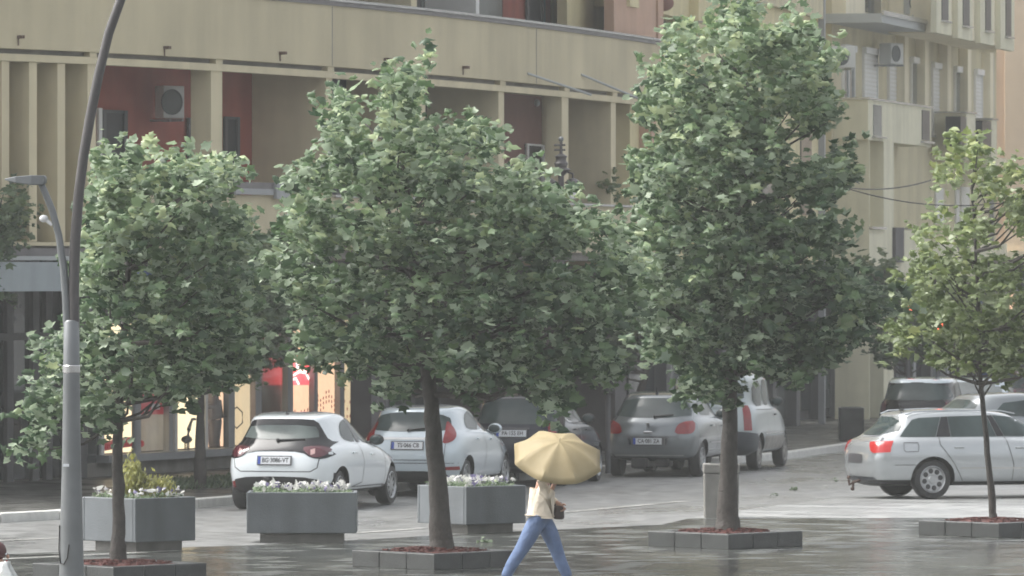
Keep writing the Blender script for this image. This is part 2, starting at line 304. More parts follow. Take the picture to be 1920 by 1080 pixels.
# fins of the left bays and their back wall
for px in(-150,-95,-42,10,62,115):
    bp('divider_wall',M['tan2'],(U(px)-.055,U(px)+.055,.0,.95,4.13,6.97))
bp('back_wall',M['olive'],(uL,U(172)-.06,.95,1.40,4.07,7.09))
bp('divider_wall',M['tan2'],(U(172)-.06,U(172)+.06,.0,1.40,4.07,7.095))
bp('column',M['tan2'],(U(408)-.10,U(408)+.07,.0,.38,4.07,7.095))
for px in(617,792,940,1150):
    bp('divider_wall',M['tan2'] ,(U(px)-.05,U(px)+.05,.0,1.39,4.07,7.095))
bp('column',M['tan2'],(U(1060)-.07,U(1060)+.06,.0,.3,4.07,7.095))
bp('end_wall',M['peach'],(uR-.10,uR,.0,1.4,4.07,7.095))
def bw(m,p0,p1,z0=4.07,z1=7.09,d=1.4,lab=None):
    return bp('back_wall',m,(U(p0,d),U(p1,d),d,d+.12,z0,z1),lab=lab)
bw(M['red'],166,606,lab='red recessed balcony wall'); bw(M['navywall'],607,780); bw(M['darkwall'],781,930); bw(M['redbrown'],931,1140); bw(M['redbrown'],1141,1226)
def glazing(name,p0,p1,z0,z1,d,frame=None,fw=.05,gl='darkglass',mid=None):
    u0,u1=U(p0,d),U(p1,d); o=bp(name,M[gl],(u0,u1,d-.03,d-.002,z0,z1))
    if frame:
        mb=MB()
        for (a,b_,c,e) in((u0-fw/2,u0+fw/2,z0,z1),(u1-fw/2,u1+fw/2,z0,z1)): band(mb,a,b_,d-.07,d-.032,c,e)
        band(mb,u0+fw/2,u1-fw/2,d-.06,d-.032,z1-fw,z1); band(mb,u0+fw/2,u1-fw/2,d-.06,d-.032,z0,z0+fw)
        if mid: mm=(u0+u1)/2; band(mb,mm-fw/3,mm+fw/3,d-.055,d-.033,z0+fw,z1-fw)
        f=mb.build('frame',M[frame],B1,world=True)
        par_inv=o; f.parent=o
    return o
# children of B1 share its origin, so a grandchild keeps the same local coordinates
glazing('balcony_door',190,230,4.1,6.32,1.40,'darkframe',.05,gl='darkglass'); glazing('balcony_door',350,372,4.1,6.25,1.40,'darkframe',.05,gl='darkglass')
for a_,z_ in((187,6.34),(375,6.27)): bp('door_post',M['whiteframe'],(U(a_,1.3)-.025,U(a_,1.3)+.025,1.28,1.33,4.07,z_))
glazing('balcony_door',418,441,4.1,6.3,1.40,'darkframe',.04,gl='darkglass'); bp('door_post',M['whiteframe'],(U(444,1.35)-.02,U(444,1.35)+.02,1.34,1.38,4.07,5.35)); glazing('balcony_door',499,517,4.1,6.9,1.40,gl='darkglass')
glazing('balcony_window',640,760,4.9,6.5,1.40,'darkframe',.06); glazing('balcony_door',984,1014,4.1,6.15,1.40,'whiteframe',.035); glazing('balcony_door',1016,1038,4.1,6.15,1.40,'darkframe',.05)
bp('railing',M['gutter'],(U(418),U(545),-.09,-.055,4.98,5.15)); bp('railing',M['greyframe'],(U(430),U(500),-.13,-.092,4.94,5.04))
mb=MB(); mb.tube([(*FC(U(389,.9),.9),ZF(389,296,.9)),(*FC(U(400,.6),.6),ZF(400,232,.6))],.022,6); mb.tube([(*FC(U(394,.8),.8),ZF(394,290,.8)),(*FC(U(396,.6),.6),ZF(396,240,.6))],.016,6); mb.build('leaning_pole',M['rust'],B1,world=True)
for (a_,b_) in((1007,193),(487,184)): mb=MB(); mb.ball((*FC(U(a_,1.3),1.3),ZF(a_,b_,1.3)),(.06,.06,.07)); mb.build('wall_lamp',M['canopygrey'],B1,world=True,smooth=True)
bp('railing_box',M['greyframe'],(U(503),U(530),-.16,-.10,4.88,5.16))
# spouts with rust and awning arms
for i,(px,py) in enumerate([(34,70),(308,90),(525,100),(721,112),(868,127)]):
    u=U(px,-.06); z=ZF(px,py,-.06); mb=MB(); band(mb,u-.015,u+.02,-.17,-.061,z-.02,z+.03); band(mb,u-.008,u+.012,-.064,-.0605,z-.13,z-.02); mb.build('rain_spout',M['rust'],B1,world=True)
for (a,b_) in(((1012,140),(1042,175)),((1112,142),(1148,188))):
    p=Vector((*FC(U(a[0],-.3),-.06),ZF(a[0],a[1],-.06))); q=Vector((*FC(U(b_[0],-.06),-.75),ZF(b_[0],b_[1],-.4)))
    mb=MB(); mb.tube([p,q],.022,6); mb.build('awning_arm',M['canopygrey'],B1,world=True)
# upper storey
d2=1.5
def up(m,p0,p1,d=1.5,name='upper_wall'): return bp(name,m,(U(p0,d),U(p1,d),d,d+.2,7.25,11.2))
up(M['navywall'],-150,640); up(M['darkwall'],641,790); up(M['glasslight'],791,942,name='upper_window'); up(M['red'],943,1033); up(M['yellow'],1034,1062); up(M['paleyellow'],1063,1150,.9); up(M['peach'],1151,1230,.25)
glazing('balcony_door',985,1014,7.3,9.7,1.5,'darkframe',.05)
for px in(172,408,617,792): bp('divider_wall',M['tan2'],(U(px)-.05,U(px)+.05,.16,1.49,7.25,10.3))
bp('divider_wall',M['whiteframe'],(U(944)-.03,U(944)+.03,.5,1.49,7.25,10.3)); bp('divider_wall',M['whiteframe'],(U(880)-.02,U(880)+.02,1.42,1.49,7.25,10.3))
bp('parapet',M['tan'],(uL,uR,-.06,.08,10.27,11.36),lab='topmost tan parapet above the frame'); bp('roof',M['slab'],(uL,uR,.09,9,11.2,11.35))
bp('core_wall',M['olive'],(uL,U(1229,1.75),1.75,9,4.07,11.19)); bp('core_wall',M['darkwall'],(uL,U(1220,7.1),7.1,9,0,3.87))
bp('end_wall',M['peach'],(U(1232,.3)-.02,U(1232,.3)+.10,.26,7,7.25,11.19)); 
# grey canopy at the left end and the dark entrance below it
bp('canopy',M['fascia'],(uL,U(150,-.5),-.5,-.4,3.34,3.80),(uL,U(150,-.5),-.399,.3,3.72,3.80)); bp('canopy_top',M['canopygrey'],(uL,U(150,-.42),-.42,.0,3.83,3.895))
ds=4.0
bp('entrance_glazing',M['glass'],(uL,U(186,ds),ds,ds+.05,.15,3.87)); 
mb=MB()
for px in(-60,-20,12,60,85,118,150): band(mb,U(px,ds)-.05,U(px,ds)+.05,ds-.08,ds-.002,.12,3.85)
band(mb,uL,U(150,ds),ds-.085,ds-.003,2.5,2.62); mb.build('entrance_frame',M['darkframe'],B1,world=True)
# arcade columns
for px in(-30,700,905,1040): bp('arcade_column',M['darkwall'] if px>0 else M['redbrown'],(U(px,.6)-.12,U(px,.6)+.12,.5,.9,.12,3.87))
# shop front
sz=.49
bp('shop_plinth',M['slab'],(U(150,ds),U(1220,ds),ds-.02,ds+.3,.10,.36)); bp('shop_sill',M['greyframe'],(U(180,ds),U(1220,ds),ds-.25,ds+.1,.361,sz))
bp('shop_fascia',M['darkwall'],(U(186,ds),U(1220,ds),ds-.1,ds+.1,2.75,3.87))
def pane(name,p0,p1,m,z0=sz+.005,z1=2.745,d=ds+.35,lab=None): return bp(name,M[m],(U(p0,d),U(p1,d),d,d+.04,z0,z1),lab=lab)
pane('lit_window',190,262,'litbright'); pane('lit_window',263,306,'litdim'); pane('lit_window',307,331,'fascia'); pane('lit_window',332,384,'litbright')
pane('lit_window',385,432,'litorange'); pane('lit_window',433,482,'litcream'); pane('window_pane',483,536,'glasslight'); pane('lit_window',537,590,'litorange'); pane('lit_window',591,640,'litorange'); pane('lit_window',641,682,'litcream')
pane('window_pane',683,800,'glasslight'); pane('lit_window',801,850,'litdim'); pane('window_pane',851,960,'glass'); pane('window_pane',961,1140,'glasslight'); pane('window_pane',1141,1200,'glass')
for px,wd,mt in((188,.05,'whiteframe'),(256,.06,'greyframe'),(316,.06,'greyframe'),(326,.04,'whiteframe'),(383,.04,'whiteframe'),(430,.10,'greyframe'),(480,.10,'greyframe'),(540,.09,'greyframe'),(588,.06,'greyframe'),(637,.08,'greyframe'),(682,.08,'greyframe'),(720,.08,'greyframe'),(770,.08,'darkframe'),(850,.08,'darkframe'),(905,.06,'darkframe'),(1000,.06,'darkframe'),(1110,.05,'greyframe'),(1155,.16,'darkframe'),(1182,.12,'darkframe')):
    bp('mullion',M[mt],(U(px,ds)-wd/2,U(px,ds)+wd/2,ds-.05,ds+.06,sz+.002,2.748))
bp('brick_pier',M['orangewall'],(U(1238,3.0),U(1250,3.0),3.0,3.4,.12,3.87))
# shop glass in front of the display
gm=bpy.data.materials.new('clear_glass'); gm.use_nodes=True; n=gm.node_tree; tb=n.nodes.new('ShaderNodeBsdfTransparent'); tb.inputs[0].default_value=(.86,.88,.86,1); gb=n.nodes.new('ShaderNodeBsdfGlossy'); gb.inputs['Roughness'].default_value=.03
fr=n.nodes.new('ShaderNodeLayerWeight'); fr.inputs[0].default_value=.25; ms=n.nodes.new('ShaderNodeMixShader'); fm=n.nodes.new('ShaderNodeMath'); fm.operation='MULTIPLY'; fm.inputs[1].default_value=.25; n.links.new(fr.outputs['Facing'],fm.inputs[0]); n.links.new(fm.outputs[0],ms.inputs[0]); n.links.new(tb.outputs[0],ms.inputs[1]); n.links.new(gb.outputs[0],ms.inputs[2]); n.links.new(ms.outputs[0],n.nodes['Material Output'].inputs[0]); M['clear']=gm
mb=MB(); us=[U(190,ds)+(U(682,ds)-U(190,ds))*i/12 for i in range(13)]; mb.add([(*FC(u,ds+.02),z) for u in us for z in(sz+.003,2.747)],[(2*i,2*i+2,2*i+3,2*i+1) for i in range(12)]); mb.build('shop_glass',gm,B1,world=True)
# display things
def onshop(px,py,d=ds+.2): return Vector((*FC(U(px,d),d),ZF(px,py,d)))
def flatpoly(name,pts,d,m,label,cat,th=.02,group=None,parent=None):
    c=onshop(*pts[0],d); vs=[onshop(a,b_,d) for a,b_ in pts]; vb=[onshop(a,b_,d+th) for a,b_ in pts]; n_=len(vs); mb=MB()
    mb.add(vs+vb,[tuple(range(n_)),tuple(range(2*n_-1,n_-1,-1))]+[(i,(i+1)%n_,n_+(i+1)%n_,n_+i) for i in range(n_)])
    if parent: return mb.build(name,m,parent,world=True)
    return tag(mb.build(name,m,loc=c),label,cat,group)
po=flatpoly('poster',[(262,735),(308,735),(308,777),(262,777)],ds+.06,M['posterred'],'dark red poster with small white panel in the lit shop window','poster')
po2=MB(); po2.add([onshop(a,b_,ds+.055) for a,b_ in((284,757),(300,757),(300,768),(284,768))],[(0,1,2,3)]); o=po2.build('price_panel',M['signwhite'],None,loc=po.location); o.parent=po; o.location=(0,0,0)
po3=MB(); po3.add([onshop(a,b_,ds+.055) for a,b_ in((270,770),(275,770),(275,774),(270,774))],[(0,1,2,3)]); o=po3.build('white_mark',M['signwhite'],None,loc=po.location); o.parent=po; o.location=(0,0,0)
# hexagon frame
c=onshop(444,783,ds+.15); hx=[onshop(444+22*math.sin(a*PI/3)*.55,783-20*math.cos(a*PI/3),ds+.15) for a in range(7)]
mb=MB(); mb.tube(hx,.012,6); tag(mb.build('wall_frame',M['darkframe'],loc=c),'thin dark hexagonal frame hanging on the cream shop wall','frame')
# giraffe-like wooden ornament and red sofa
gx=onshop(360,835,ds+.15); mb=MB(); mb.tube([onshop(352,822,ds+.15),onshop(354,805,ds+.15),onshop(358,792,ds+.15),onshop(361,786,ds+.15)],[.05,.04,.025,.02],8); mb.ball(onshop(363,786,ds+.15),(.055,.03,.025)); mb.ball(onshop(350,824,ds+.15),(.1,.06,.07))
for dx in(-3,1,4): mb.tube([onshop(350+dx,826,ds+.15),onshop(350+dx,842,ds+.15)],.014,6)
tag(mb.build('animal_ornament',M['bark'],loc=gx,smooth=True),'long-necked brown animal ornament standing in the bright shop window','ornament')
mb=MB(); a=onshop(196,838,ds+.12); b_=onshop(265,832,ds+.12); mb.tube([a,a.lerp(b_,.3)+Vector((0,0,.04)),a.lerp(b_,.7)+Vector((0,0,.05)),b_],[.07,.09,.09,.06],10)
tag(mb.build('cushion_roll',M['posterred'],loc=a,smooth=True),'long dark red cushion lying on the shop window ledge','cushion')
# neon sign and curl
sn=thing('neon_sign','glowing red and white sign in the shop window above the white hatchback','sign',onshop(562,690,ds+.1))
mb=MB(); mb.add([onshop(a,b_,ds+.1) for a,b_ in((541,668),(583,668),(583,722),(541,722))],[(0,1,2,3)]); mb.build('red_panel',M['neonred'],sn,world=True)
mb=MB()
for (x0,y0,x1,y1) in((546,676,560,690),(556,690,572,680),(548,705,575,700),(560,695,580,712),(549,712,560,720)): mb.tube([onshop(x0,y0,ds+.07),onshop((x0+x1)/2,min(y0,y1)-3,ds+.07),onshop(x1,y1,ds+.07)],.02,6)
mb.build('white_tubes',M['neonwhite'],sn,world=True)
mb=MB(); mb.tube([onshop(568,652,ds-.1),onshop(571,640,ds-.1),onshop(580,634,ds-.1),onshop(576,645,ds-.1),onshop(573,655,ds-.1)],.025,6); mb.build('red_curl',M['neonred'],sn,world=True)
# red dots on glass
dots=[(565,772),(571,770),(577,768),(560,777),(572,779),(578,776),(583,772),(548,771),(553,771),(566,788)]+[(596+i*5.2,742+9*math.sin(i*1.3)+j*9) for i in range(8) for j in range(3)]+[(646+i*5,730+((i*37)%50)) for i in range(7)]+[(646+i*5,752+((i*29)%30)) for i in range(7)]
sd_=thing('window_dots','cluster of dark red dots stuck on the warm lit shop glass','sticker',onshop(600,760,ds+.01)); mb=MB()
for (a,b_) in dots:
    c=onshop(a,b_,ds+.012); e1=(onshop(a+3,b_,ds+.012)-c); e1.z=0; e1=e1.normalized()*.034 if e1.length>0 else e1
    mb.add([c+e1*math.cos(t*PI/4)*1+Vector((0,0,.034))*math.sin(t*PI/4) for t in range(8)],[tuple(range(8))])
mb.build('dot_pattern',M['reddot'],sd_,world=True)
# blue sign with a white hook
bs=thing('shop_sign','blue shop sign with a white curved hook shape behind the leftmost plaza tree','sign',(*FC(U(250,.2),.2),2.6))
mb=MB(); band(mb,U(214,.2),U(292,.2),.2,.26,ZF(250,566,.2),ZF(250,505,.2)); mb.build('sign_board',M['signblue'],bs,world=True)
mb=MB()
def ons(px,py): return Vector((*FC(U(px,.15),.15),ZF(px,py,.15)))
arc=[ons(240,516)]+[ons(253+14*math.cos(R(a)),538+16*math.sin(R(a))) for a in range(180,-20,-20)]
mb.tube(arc,[.09]*len(arc),8); mb.build('white_hook',M['signwhite'],bs,world=True)
mb=MB(); band(mb,U(216,.15),U(219,.15),.17,.19,ZF(250,555,.2),ZF(250,538,.2)); band(mb,U(283,.15),U(286,.15),.17,.19,ZF(250,558,.2),ZF(250,538,.2)); mb.build('edge_strip',M['signwhite'],bs,world=True)  # narrow white strips near both ends of the board

# ---------------------------------------------------------------- flat-facade buildings
class Plane:
    def __init__(s,px0,Y0,dx,dy): s.p=Vector(((px0-960)*Y0/F,Y0)); s.d=Vector((dx,dy)).normalized(); s.n=Vector((s.d.y,-s.d.x))
    def u(s,px,d=0.):
        k=(px-960)/F; p=s.p+s.n*d; return (k*p.y-p.x)/(s.d.x-k*s.d.y)
    def pt(s,u,d,z): q=s.p+s.d*u+s.n*d; return (q.x,q.y,z)
    def z(s,px,py,d=0.): q=s.p+s.n*d+s.d*s.u(px,d); return CH+(HY-py)*q.y/F
    def box(s,mb,u0,u1,d0,d1,z0,z1,mi=0):
        c=[(u0,d0),(u1,d0),(u1,d1),(u0,d1)]; return mb.hexa([s.pt(a,b_,z0) for a,b_ in c]+[s.pt(a,b_,z1) for a,b_ in c],mi)
RB=Plane(1562,160,1,4.2)
B2=thing('apartment_building','pale sage and olive apartment building with projecting balcony blocks and roller shutters','building',RB.pt(0,0,0))
def rp(name,m,u0,u1,d0,d1,z0,z1,lab=None,par=None):
    mb=MB(); RB.box(mb,u0,u1,d0,d1,z0,z1); o=mb.build(name,M[m] if isinstance(m,str) else m,B2,world=True)
    if par: o.parent=par
    if lab: o['label']=lab
    return o
uE=RB.u(1868,0); zr=RB.z(1700,70,0)
rp('main_wall','olive',-.2,uE,-6,0,4.2,14.5); 
# ground floor
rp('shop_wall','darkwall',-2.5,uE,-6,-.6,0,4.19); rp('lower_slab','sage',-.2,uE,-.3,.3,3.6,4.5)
# windows of the middle storey
wt=[(1578,1598,95,185,0),(1617,1641,100,186,1),(1664,1681,112,190,1),(1706,1719,118,198,2),(1746,1761,128,208,1),(1788,1798,135,212,2),(1826,1838,140,222,1)]
for a,b_,y0,y1,k in wt:
    u0,u1=RB.u(a),RB.u(b_); z1=RB.z(a,y0); z0=z1-1.75
    o=rp('window','glasslight' if k!=1 else 'shutter',u0,u1,.0,.03,z0,z1)
    mb=MB(); RB.box(mb,u0-.06,u0,.0,.07,z0,z1); RB.box(mb,u1,u1+.06,.0,.07,z0,z1); RB.box(mb,u0-.06,u1+.06,.0,.12,z1,z1+.16); RB.box(mb,u0-.05,u1+.05,.0,.1,z0-.06,z0)
    if k==1:
        for j in range(16): RB.box(mb,u0,u1,.031,.045,z0+.05+j*.105,z0+.10+j*.105)
    elif k==0: RB.box(mb,(u0+u1)/2-.04,(u0+u1)/2+.04,.031,.06,z0,z1)
    mb.build('frame',M['whiteframe'],B2,world=True).parent=o
for a in(1700,1738,1780,1818,1860): rp('pilaster','cream',RB.u(a,.25)-.28,RB.u(a,.25)+.28,.003,.25,RB.z(a,230),RB.z(1700,70))
# projecting blocks
e=.85; zt=RB.z(1700,197,e); zb=RB.z(1700,270,e)
uc=RB.u(1630,e)
def block(p0,p1,zt,zb,e,mt='sage',cap=True):
    u0,u1=RB.u(p0,e),RB.u(p1,e); rp('balcony_block',mt,u0,u1,.002,e,zb,zt)
    if cap: rp('coping','flash',u0-.03,u1+.03,.004,e+.04,zt,zt+.05)
    return u0,u1
block(1628,1746,zt,zb,e)
block(1812,1829,RB.z(1812,212,.9),RB.z(1812,300,.9),.9); block(1859,1869,RB.z(1860,225,.9),RB.z(1860,340,.9),.9)
rp('slot_window','glasslight',RB.u(1637,e),RB.u(1652,e),e+.001,e+.02,RB.z(1645,255,e),RB.z(1645,197,e)); rp('slot_sill','flash',RB.u(1635,e),RB.u(1656,e),e,e+.1,RB.z(1645,259,e),RB.z(1645,256,e))
rp('slot_window','darkglass',RB.u(1728,e),RB.u(1742,e),e+.001,e+.02,RB.z(1735,263,e),RB.z(1735,207,e)); rp('slot_sill','flash',RB.u(1726,e),RB.u(1746,e),e,e+.1,RB.z(1735,269,e),RB.z(1735,265,e))
for a,b_,y0,y1 in((1801,1812,218,278),(1842,1858,226,284)): rp('slot_window','darkglass',RB.u(a,.9),RB.u(b_,.9),.5,.9,RB.z(a,y1,.9),RB.z(a,y0,.9))
# columns and loggias below block one
zlow=RB.z(1650,480,e)
rp('pier','sage',uc,RB.u(1631,e)+.0,.003,e-.002,0.1,zb-.002); rp('pier','sage',RB.u(1657,e),RB.u(1676,e),.003,e-.002,0.1,zb-.002)
zs=RB.z(1645,430,e); rp('lower_panel','sage',RB.u(1631,e)+.002,RB.u(1657,e)-.002,.003,e-.003,3.0,zs); rp('slot_sill','flash',RB.u(1630,e),RB.u(1657,e),e-.002,e+.08,zs,zs+.06)
rp('loggia_back','redbrown',RB.u(1631,e),RB.u(1645,e),.1,.2,zs,zb-.01); rp('loggia_back','paleyellow',RB.u(1645,e)+.002,RB.u(1657,e),.25,.35,zs,zb-.01)
rp('lower_panel','sage',RB.u(1676,e)+.002,RB.u(1746,e),.4,e-.003,3.0,RB.z(1700,432,e)); rp('coping','flash',RB.u(1705,e),RB.u(1722,e),.38,e+.02,RB.z(1712,431,e),RB.z(1712,427,e))
rp('round_vent','darkwall',RB.u(1677,e+.05),RB.u(1693,e+.05),e,e+.08,RB.z(1685,492,e),RB.z(1685,427,e))
for a,b_,y0,y1 in((1752,1766,352,420),(1790,1796,355,420),(1800,1815,350,430)):
    o=rp('window','shutter',RB.u(a),RB.u(b_),.002,.05,RB.z(a,y1),RB.z(a,y0))
rp('slab_band','cream',RB.u(1750),uE,.003,.3,RB.z(1800,305),RB.z(1800,290))
# upper overhang and top storey
zo=RB.z(1640,22,1.3); rp('overhang_slab','canopygrey',-.6,RB.u(1756,1.3),-.5,1.3,zo-.22,zo); rp('overhang_edge','flash',-.6,RB.u(1756,1.3),1.30,1.36,zo-.04,zo+.07)
rp('top_wall','cream',-.2,uE,.004,.35,zo+.002,14.6)
for a,b_ in((1622,1650),(1668,1687)): rp('window','glass',RB.u(a,.35),RB.u(b_,.35),.352,.38,zo+.15,zo+1.7)
u0=RB.u(1757,1.6); u1=RB.u(1902,1.6); zj=RB.z(1760,62,1.6); rp('jut_block','cream',u0,u1,.36,1.6,zj,14.7)
for k,(a,b_,y1) in enumerate(((1765,1777,37),(1805,1817,47),(1847,1857,56),(1885,1895,67))):
    rp('slot_window','darkglass',RB.u(a,1.75),RB.u(b_,1.75),1.752,1.77,RB.z(a,y1,1.75),RB.z(a,y1,1.75)+1.6); rp('slot_sill','flash',RB.u(a-1,1.75),RB.u(b_+1,1.75),1.752,1.85,RB.z(a,y1+4,1.75),RB.z(a,y1+1,1.75))
    rp('jut_fin','sage',RB.u(a-9,1.75),RB.u(b_+6,1.75),1.603,1.75,RB.z(a,y1+26,1.75),14.7)
rp('down_pipe','greyframe',RB.u(1862,.1)-.05,RB.u(1862,.1)+.05,.003,.12,0,zj)
rp('side_wall','paleyellow',-2.6,-.202,-6,-.8,0,14.5)
# ground-floor glazing of building two
for i in range(9):
    a=-2.2+i*2.6; rp('shop_window','glasslight' if i%3==1 else 'glass',a,a+2.2,-.598,-.55,.35,3.2); rp('shop_pier','greyframe' if i%2 else 'darkframe',a+2.22,a+2.58,-.598,-.3,.1,3.55)
rp('painted_reflection','signwhite',-2.0+.0,-1.0,-.548,-.50,2.0,2.12); rp('painted_reflection','signwhite',-2.0,-1.0,-.548,-.50,1.62,1.85)  # white strips drawn as a bright reflection in the shop glass
# middle building
MP=Plane(1216,132,4.55,23.5)
B3=thing('apartment_building','yellow and olive building mostly hidden behind the tallest plaza tree','building',MP.pt(0,0,0))
def mp_(name,m,u0,u1,d0,d1,z0,z1):
    mb=MB(); MP.box(mb,u0,u1,d0,d1,z0,z1); return mb.build(name,M[m],B3,world=True)
um_=MP.u(1310); ue_=MP.u(1538)
mp_('main_wall','paleyellow',um_,ue_,-6,0,3.8,MP.z(1500,27)); mp_('upper_wall','olive',um_,ue_,-6,.12,MP.z(1500,27)+.002,14)
mp_('main_wall','paleyellow',-1,um_-.002,-6,-.2,3.8,MP.z(1270,50)-.4); mp_('dark_recess','navywall',0,um_-.002,-1.2,-.7,MP.z(1270,50)-.39,MP.z(1270,29)); mp_('upper_wall','paleyellow',-1,um_-.002,-1.2,-.2,MP.z(1270,28),13.8)
mb=MB(); q=MP.pt(MP.u(1240,-.2),-.19,MP.z(1242,2)); mb.ball(q,(.25,.08,.17)); mb.build('round_ornament',M['redbrown'],B3,world=True)
mp_('canopy','flash',MP.u(1290),MP.u(1330),0.121,.6,MP.z(1310,47),MP.z(1310,44))
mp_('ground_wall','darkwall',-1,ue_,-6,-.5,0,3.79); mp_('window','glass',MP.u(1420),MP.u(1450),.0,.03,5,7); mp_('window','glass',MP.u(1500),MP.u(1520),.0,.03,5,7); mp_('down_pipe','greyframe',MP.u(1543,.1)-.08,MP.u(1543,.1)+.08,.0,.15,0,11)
for i in range(6): mp_('shop_window','glasslight' if i%2 else 'glass',.3+i*3.6,.3+i*3.6+3,-.498,-.45,.3,3.0)
for i in range(6): mp_('shop_pier','darkframe',3.32+i*3.6,3.32+i*3.6+.55,-.498,-.2,.1,3.5)
# pink building
B4=thing('apartment_building','plain pink plastered building at the right end of the street','building',(15,188,0))
def pk(name,m,p0,p1,Y0,Y1,z0,z1):
    mb=MB(); x0,x1=(p0-960)*Y0/F,(p1-960)*Y0/F; mb.hexa([(x0,Y0,z0),(x1,Y0,z0),(x1,Y1,z0),(x0,Y1,z0),(x0,Y0,z1),(x1,Y0,z1),(x1,Y1,z1),(x0,Y1,z1)]); return mb.build(name,M[m],B4,world=True)
pk('main_wall','pinkwall',1884,2300,188,200,3.9,18); pk('corner_strip','orangewall',1868,1883.5,188.1,200,3.9,18); pk('ground_wall','darkwall',1560,2300,190,200,0,3.89); pk('plinth_band','cream',1868,2300,187.6,188,3.9,4.3)
for i,(a,b_,m) in enumerate([(1652,1668,'litorange'),(1672,1692,'litdim'),(1697,1712,'litpale'),(1720,1745,'glasslight'),(1752,1775,'litpale'),(1782,1800,'glasslight'),(1806,1830,'glass'),(1834,1858,'signblue'),(1862,1885,'litpale'),(1890,1905,'litorange'),(1910,1960,'glasslight')]):
    pk('shop_window',m,a,b_,189.9,189.98,.4,3.1); pk('shop_pier','greyframe',b_+.5,b_+3.5,189.7,189.98,.1,3.4)

# ---------------------------------------------------------------- air conditioners
def ac_unit(c,out,label,w_=.8,h=.55,dp=.28,mt='acwhite'):
    o=Vector((out[0],out[1],0)).normalized(); t=thing('air_conditioner',label,'air conditioner',c,math.atan2(o.x,-o.y),'air conditioner units on the facades')
    mb=MB(); mb.box((0,0,0),(w_,dp,h)); mb.build('casing',M[mt],t,bevel=.015)
    mb=MB(); mb.lathe([(.0,-dp/2-.004),(h*.40,-dp/2-.004),(h*.40,-dp/2-.02),(h*.36,-dp/2-.02),(h*.36,-dp/2-.008)],(-w_*.12,0,0),24,'Y'); mb.build('fan_grille',M['interior'],t,smooth=True)
    mb=MB()
    for x in(-w_*.3,w_*.3): mb.box((x,.08,-h/2-.03),(.04,dp+.3,.04))
    mb.build('bracket',M['greyframe'],t); return t
def fout(u): m=3.2+.24*u; return Vector((m,-1)).normalized()
uu=U(318,1.0); ac_unit((*FC(uu,1.0),ZF(304,191,1.0)),fout(uu)*.7+Vector((.0,-.5)),'white air conditioner unit on the red recessed balcony wall',.42,.54,.26)
ac_unit((*[v for v in RB.pt(RB.u(1577,.45),.45,0)[:2]],RB.z(1577,107,.45)),(.35,-1),'pale air conditioner beside the tallest plaza tree crown',.62,.52,.35)
ac_unit((*[v for v in RB.pt(RB.u(1671,.45),.45,0)[:2]],RB.z(1671,101,.45)),(.9,-.6),'air conditioner with dark fan grille between shuttered windows of the sage building',.62,.52,.35)
ac_unit((*[v for v in RB.pt(RB.u(1717,1.0),1.0,0)[:2]],RB.z(1717,6,1.0)),(.6,-.9),'topmost air conditioner standing on the sage building roof ledge',.85,.6,.35)
# ---------------------------------------------------------------- trees
LO=[(0,-.46),(.17,-.30),(.42,-.30),(.36,.0),(.47,.28),(.22,.30),(0,.58),(-.22,.30),(-.47,.28),(-.36,.0),(-.42,-.30),(-.17,-.30)]
LV=np.array([(0,.02,.05)]+[(x,y,-.10*(abs(x)*2)**1.5-.06*(abs(y)>.4)) for x,y in LO]); LN=len(LO)
LF=np.array([(0,1+i,1+(i+1)%LN) for i in range(LN)])
SV=np.array([(0,-.5,0),(.22,0,.03),(0,.5,-.04),(-.22,0,.03)]); SF=np.array([(0,1,2),(0,2,3)])
def leaves(name,P,size,parent,material,wind=(1,-.15,-.15),up=.55,simple=False,tintbase=None,seed=0):
    """P: leaf centres (N,3) relative to the parent"""
    r=np.random.default_rng(seed); N=len(P); V,Fc=(SV,SF) if simple else (LV,LF)
    y=r.normal(size=(N,3))*np.array((.55,.6,.42))+np.array(wind); y/=np.linalg.norm(y,axis=1)[:,None]
    n_=r.normal(size=(N,3))*.8+np.array((0,-.35,up)); n_-=y*np.sum(n_*y,axis=1)[:,None]; n_/=np.linalg.norm(n_,axis=1)[:,None]
    x=np.cross(y,n_); s=size*r.uniform(.55,1.4,(N,1)); fold=r.uniform(-.8,2.6,(N,1))
    jit=1+(r.uniform(-.32,.25,(N,len(V),1)) if not simple else 0)
    W=P[:,None,:]+s[:,None,:]*jit*(V[None,:,0:1]*x[:,None,:]*r.uniform(.42,.95,(N,1,1))+V[None,:,1:2]*y[:,None,:]+V[None,:,2:3]*fold[:,None,:]*n_[:,None,:]*2)
    k=len(V); Fa=(Fc[None]+np.arange(N)[:,None,None]*k).reshape(-1,3)
    me=bpy.data.meshes.new(name); me.vertices.add(N*k); me.vertices.foreach_set('co',W.reshape(-1).astype(np.float32))
    nf=len(Fa); me.loops.add(nf*3); me.loops.foreach_set('vertex_index',Fa.reshape(-1).astype(np.int32)); me.polygons.add(nf)
    me.polygons.foreach_set('loop_start',np.arange(0,nf*3,3,dtype=np.int32)); me.update(calc_edges=True)
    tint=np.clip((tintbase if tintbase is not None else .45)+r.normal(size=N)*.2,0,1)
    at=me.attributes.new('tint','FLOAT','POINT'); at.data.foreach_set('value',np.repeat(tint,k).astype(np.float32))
    me.materials.append(material); return newobj(name,me,parent)
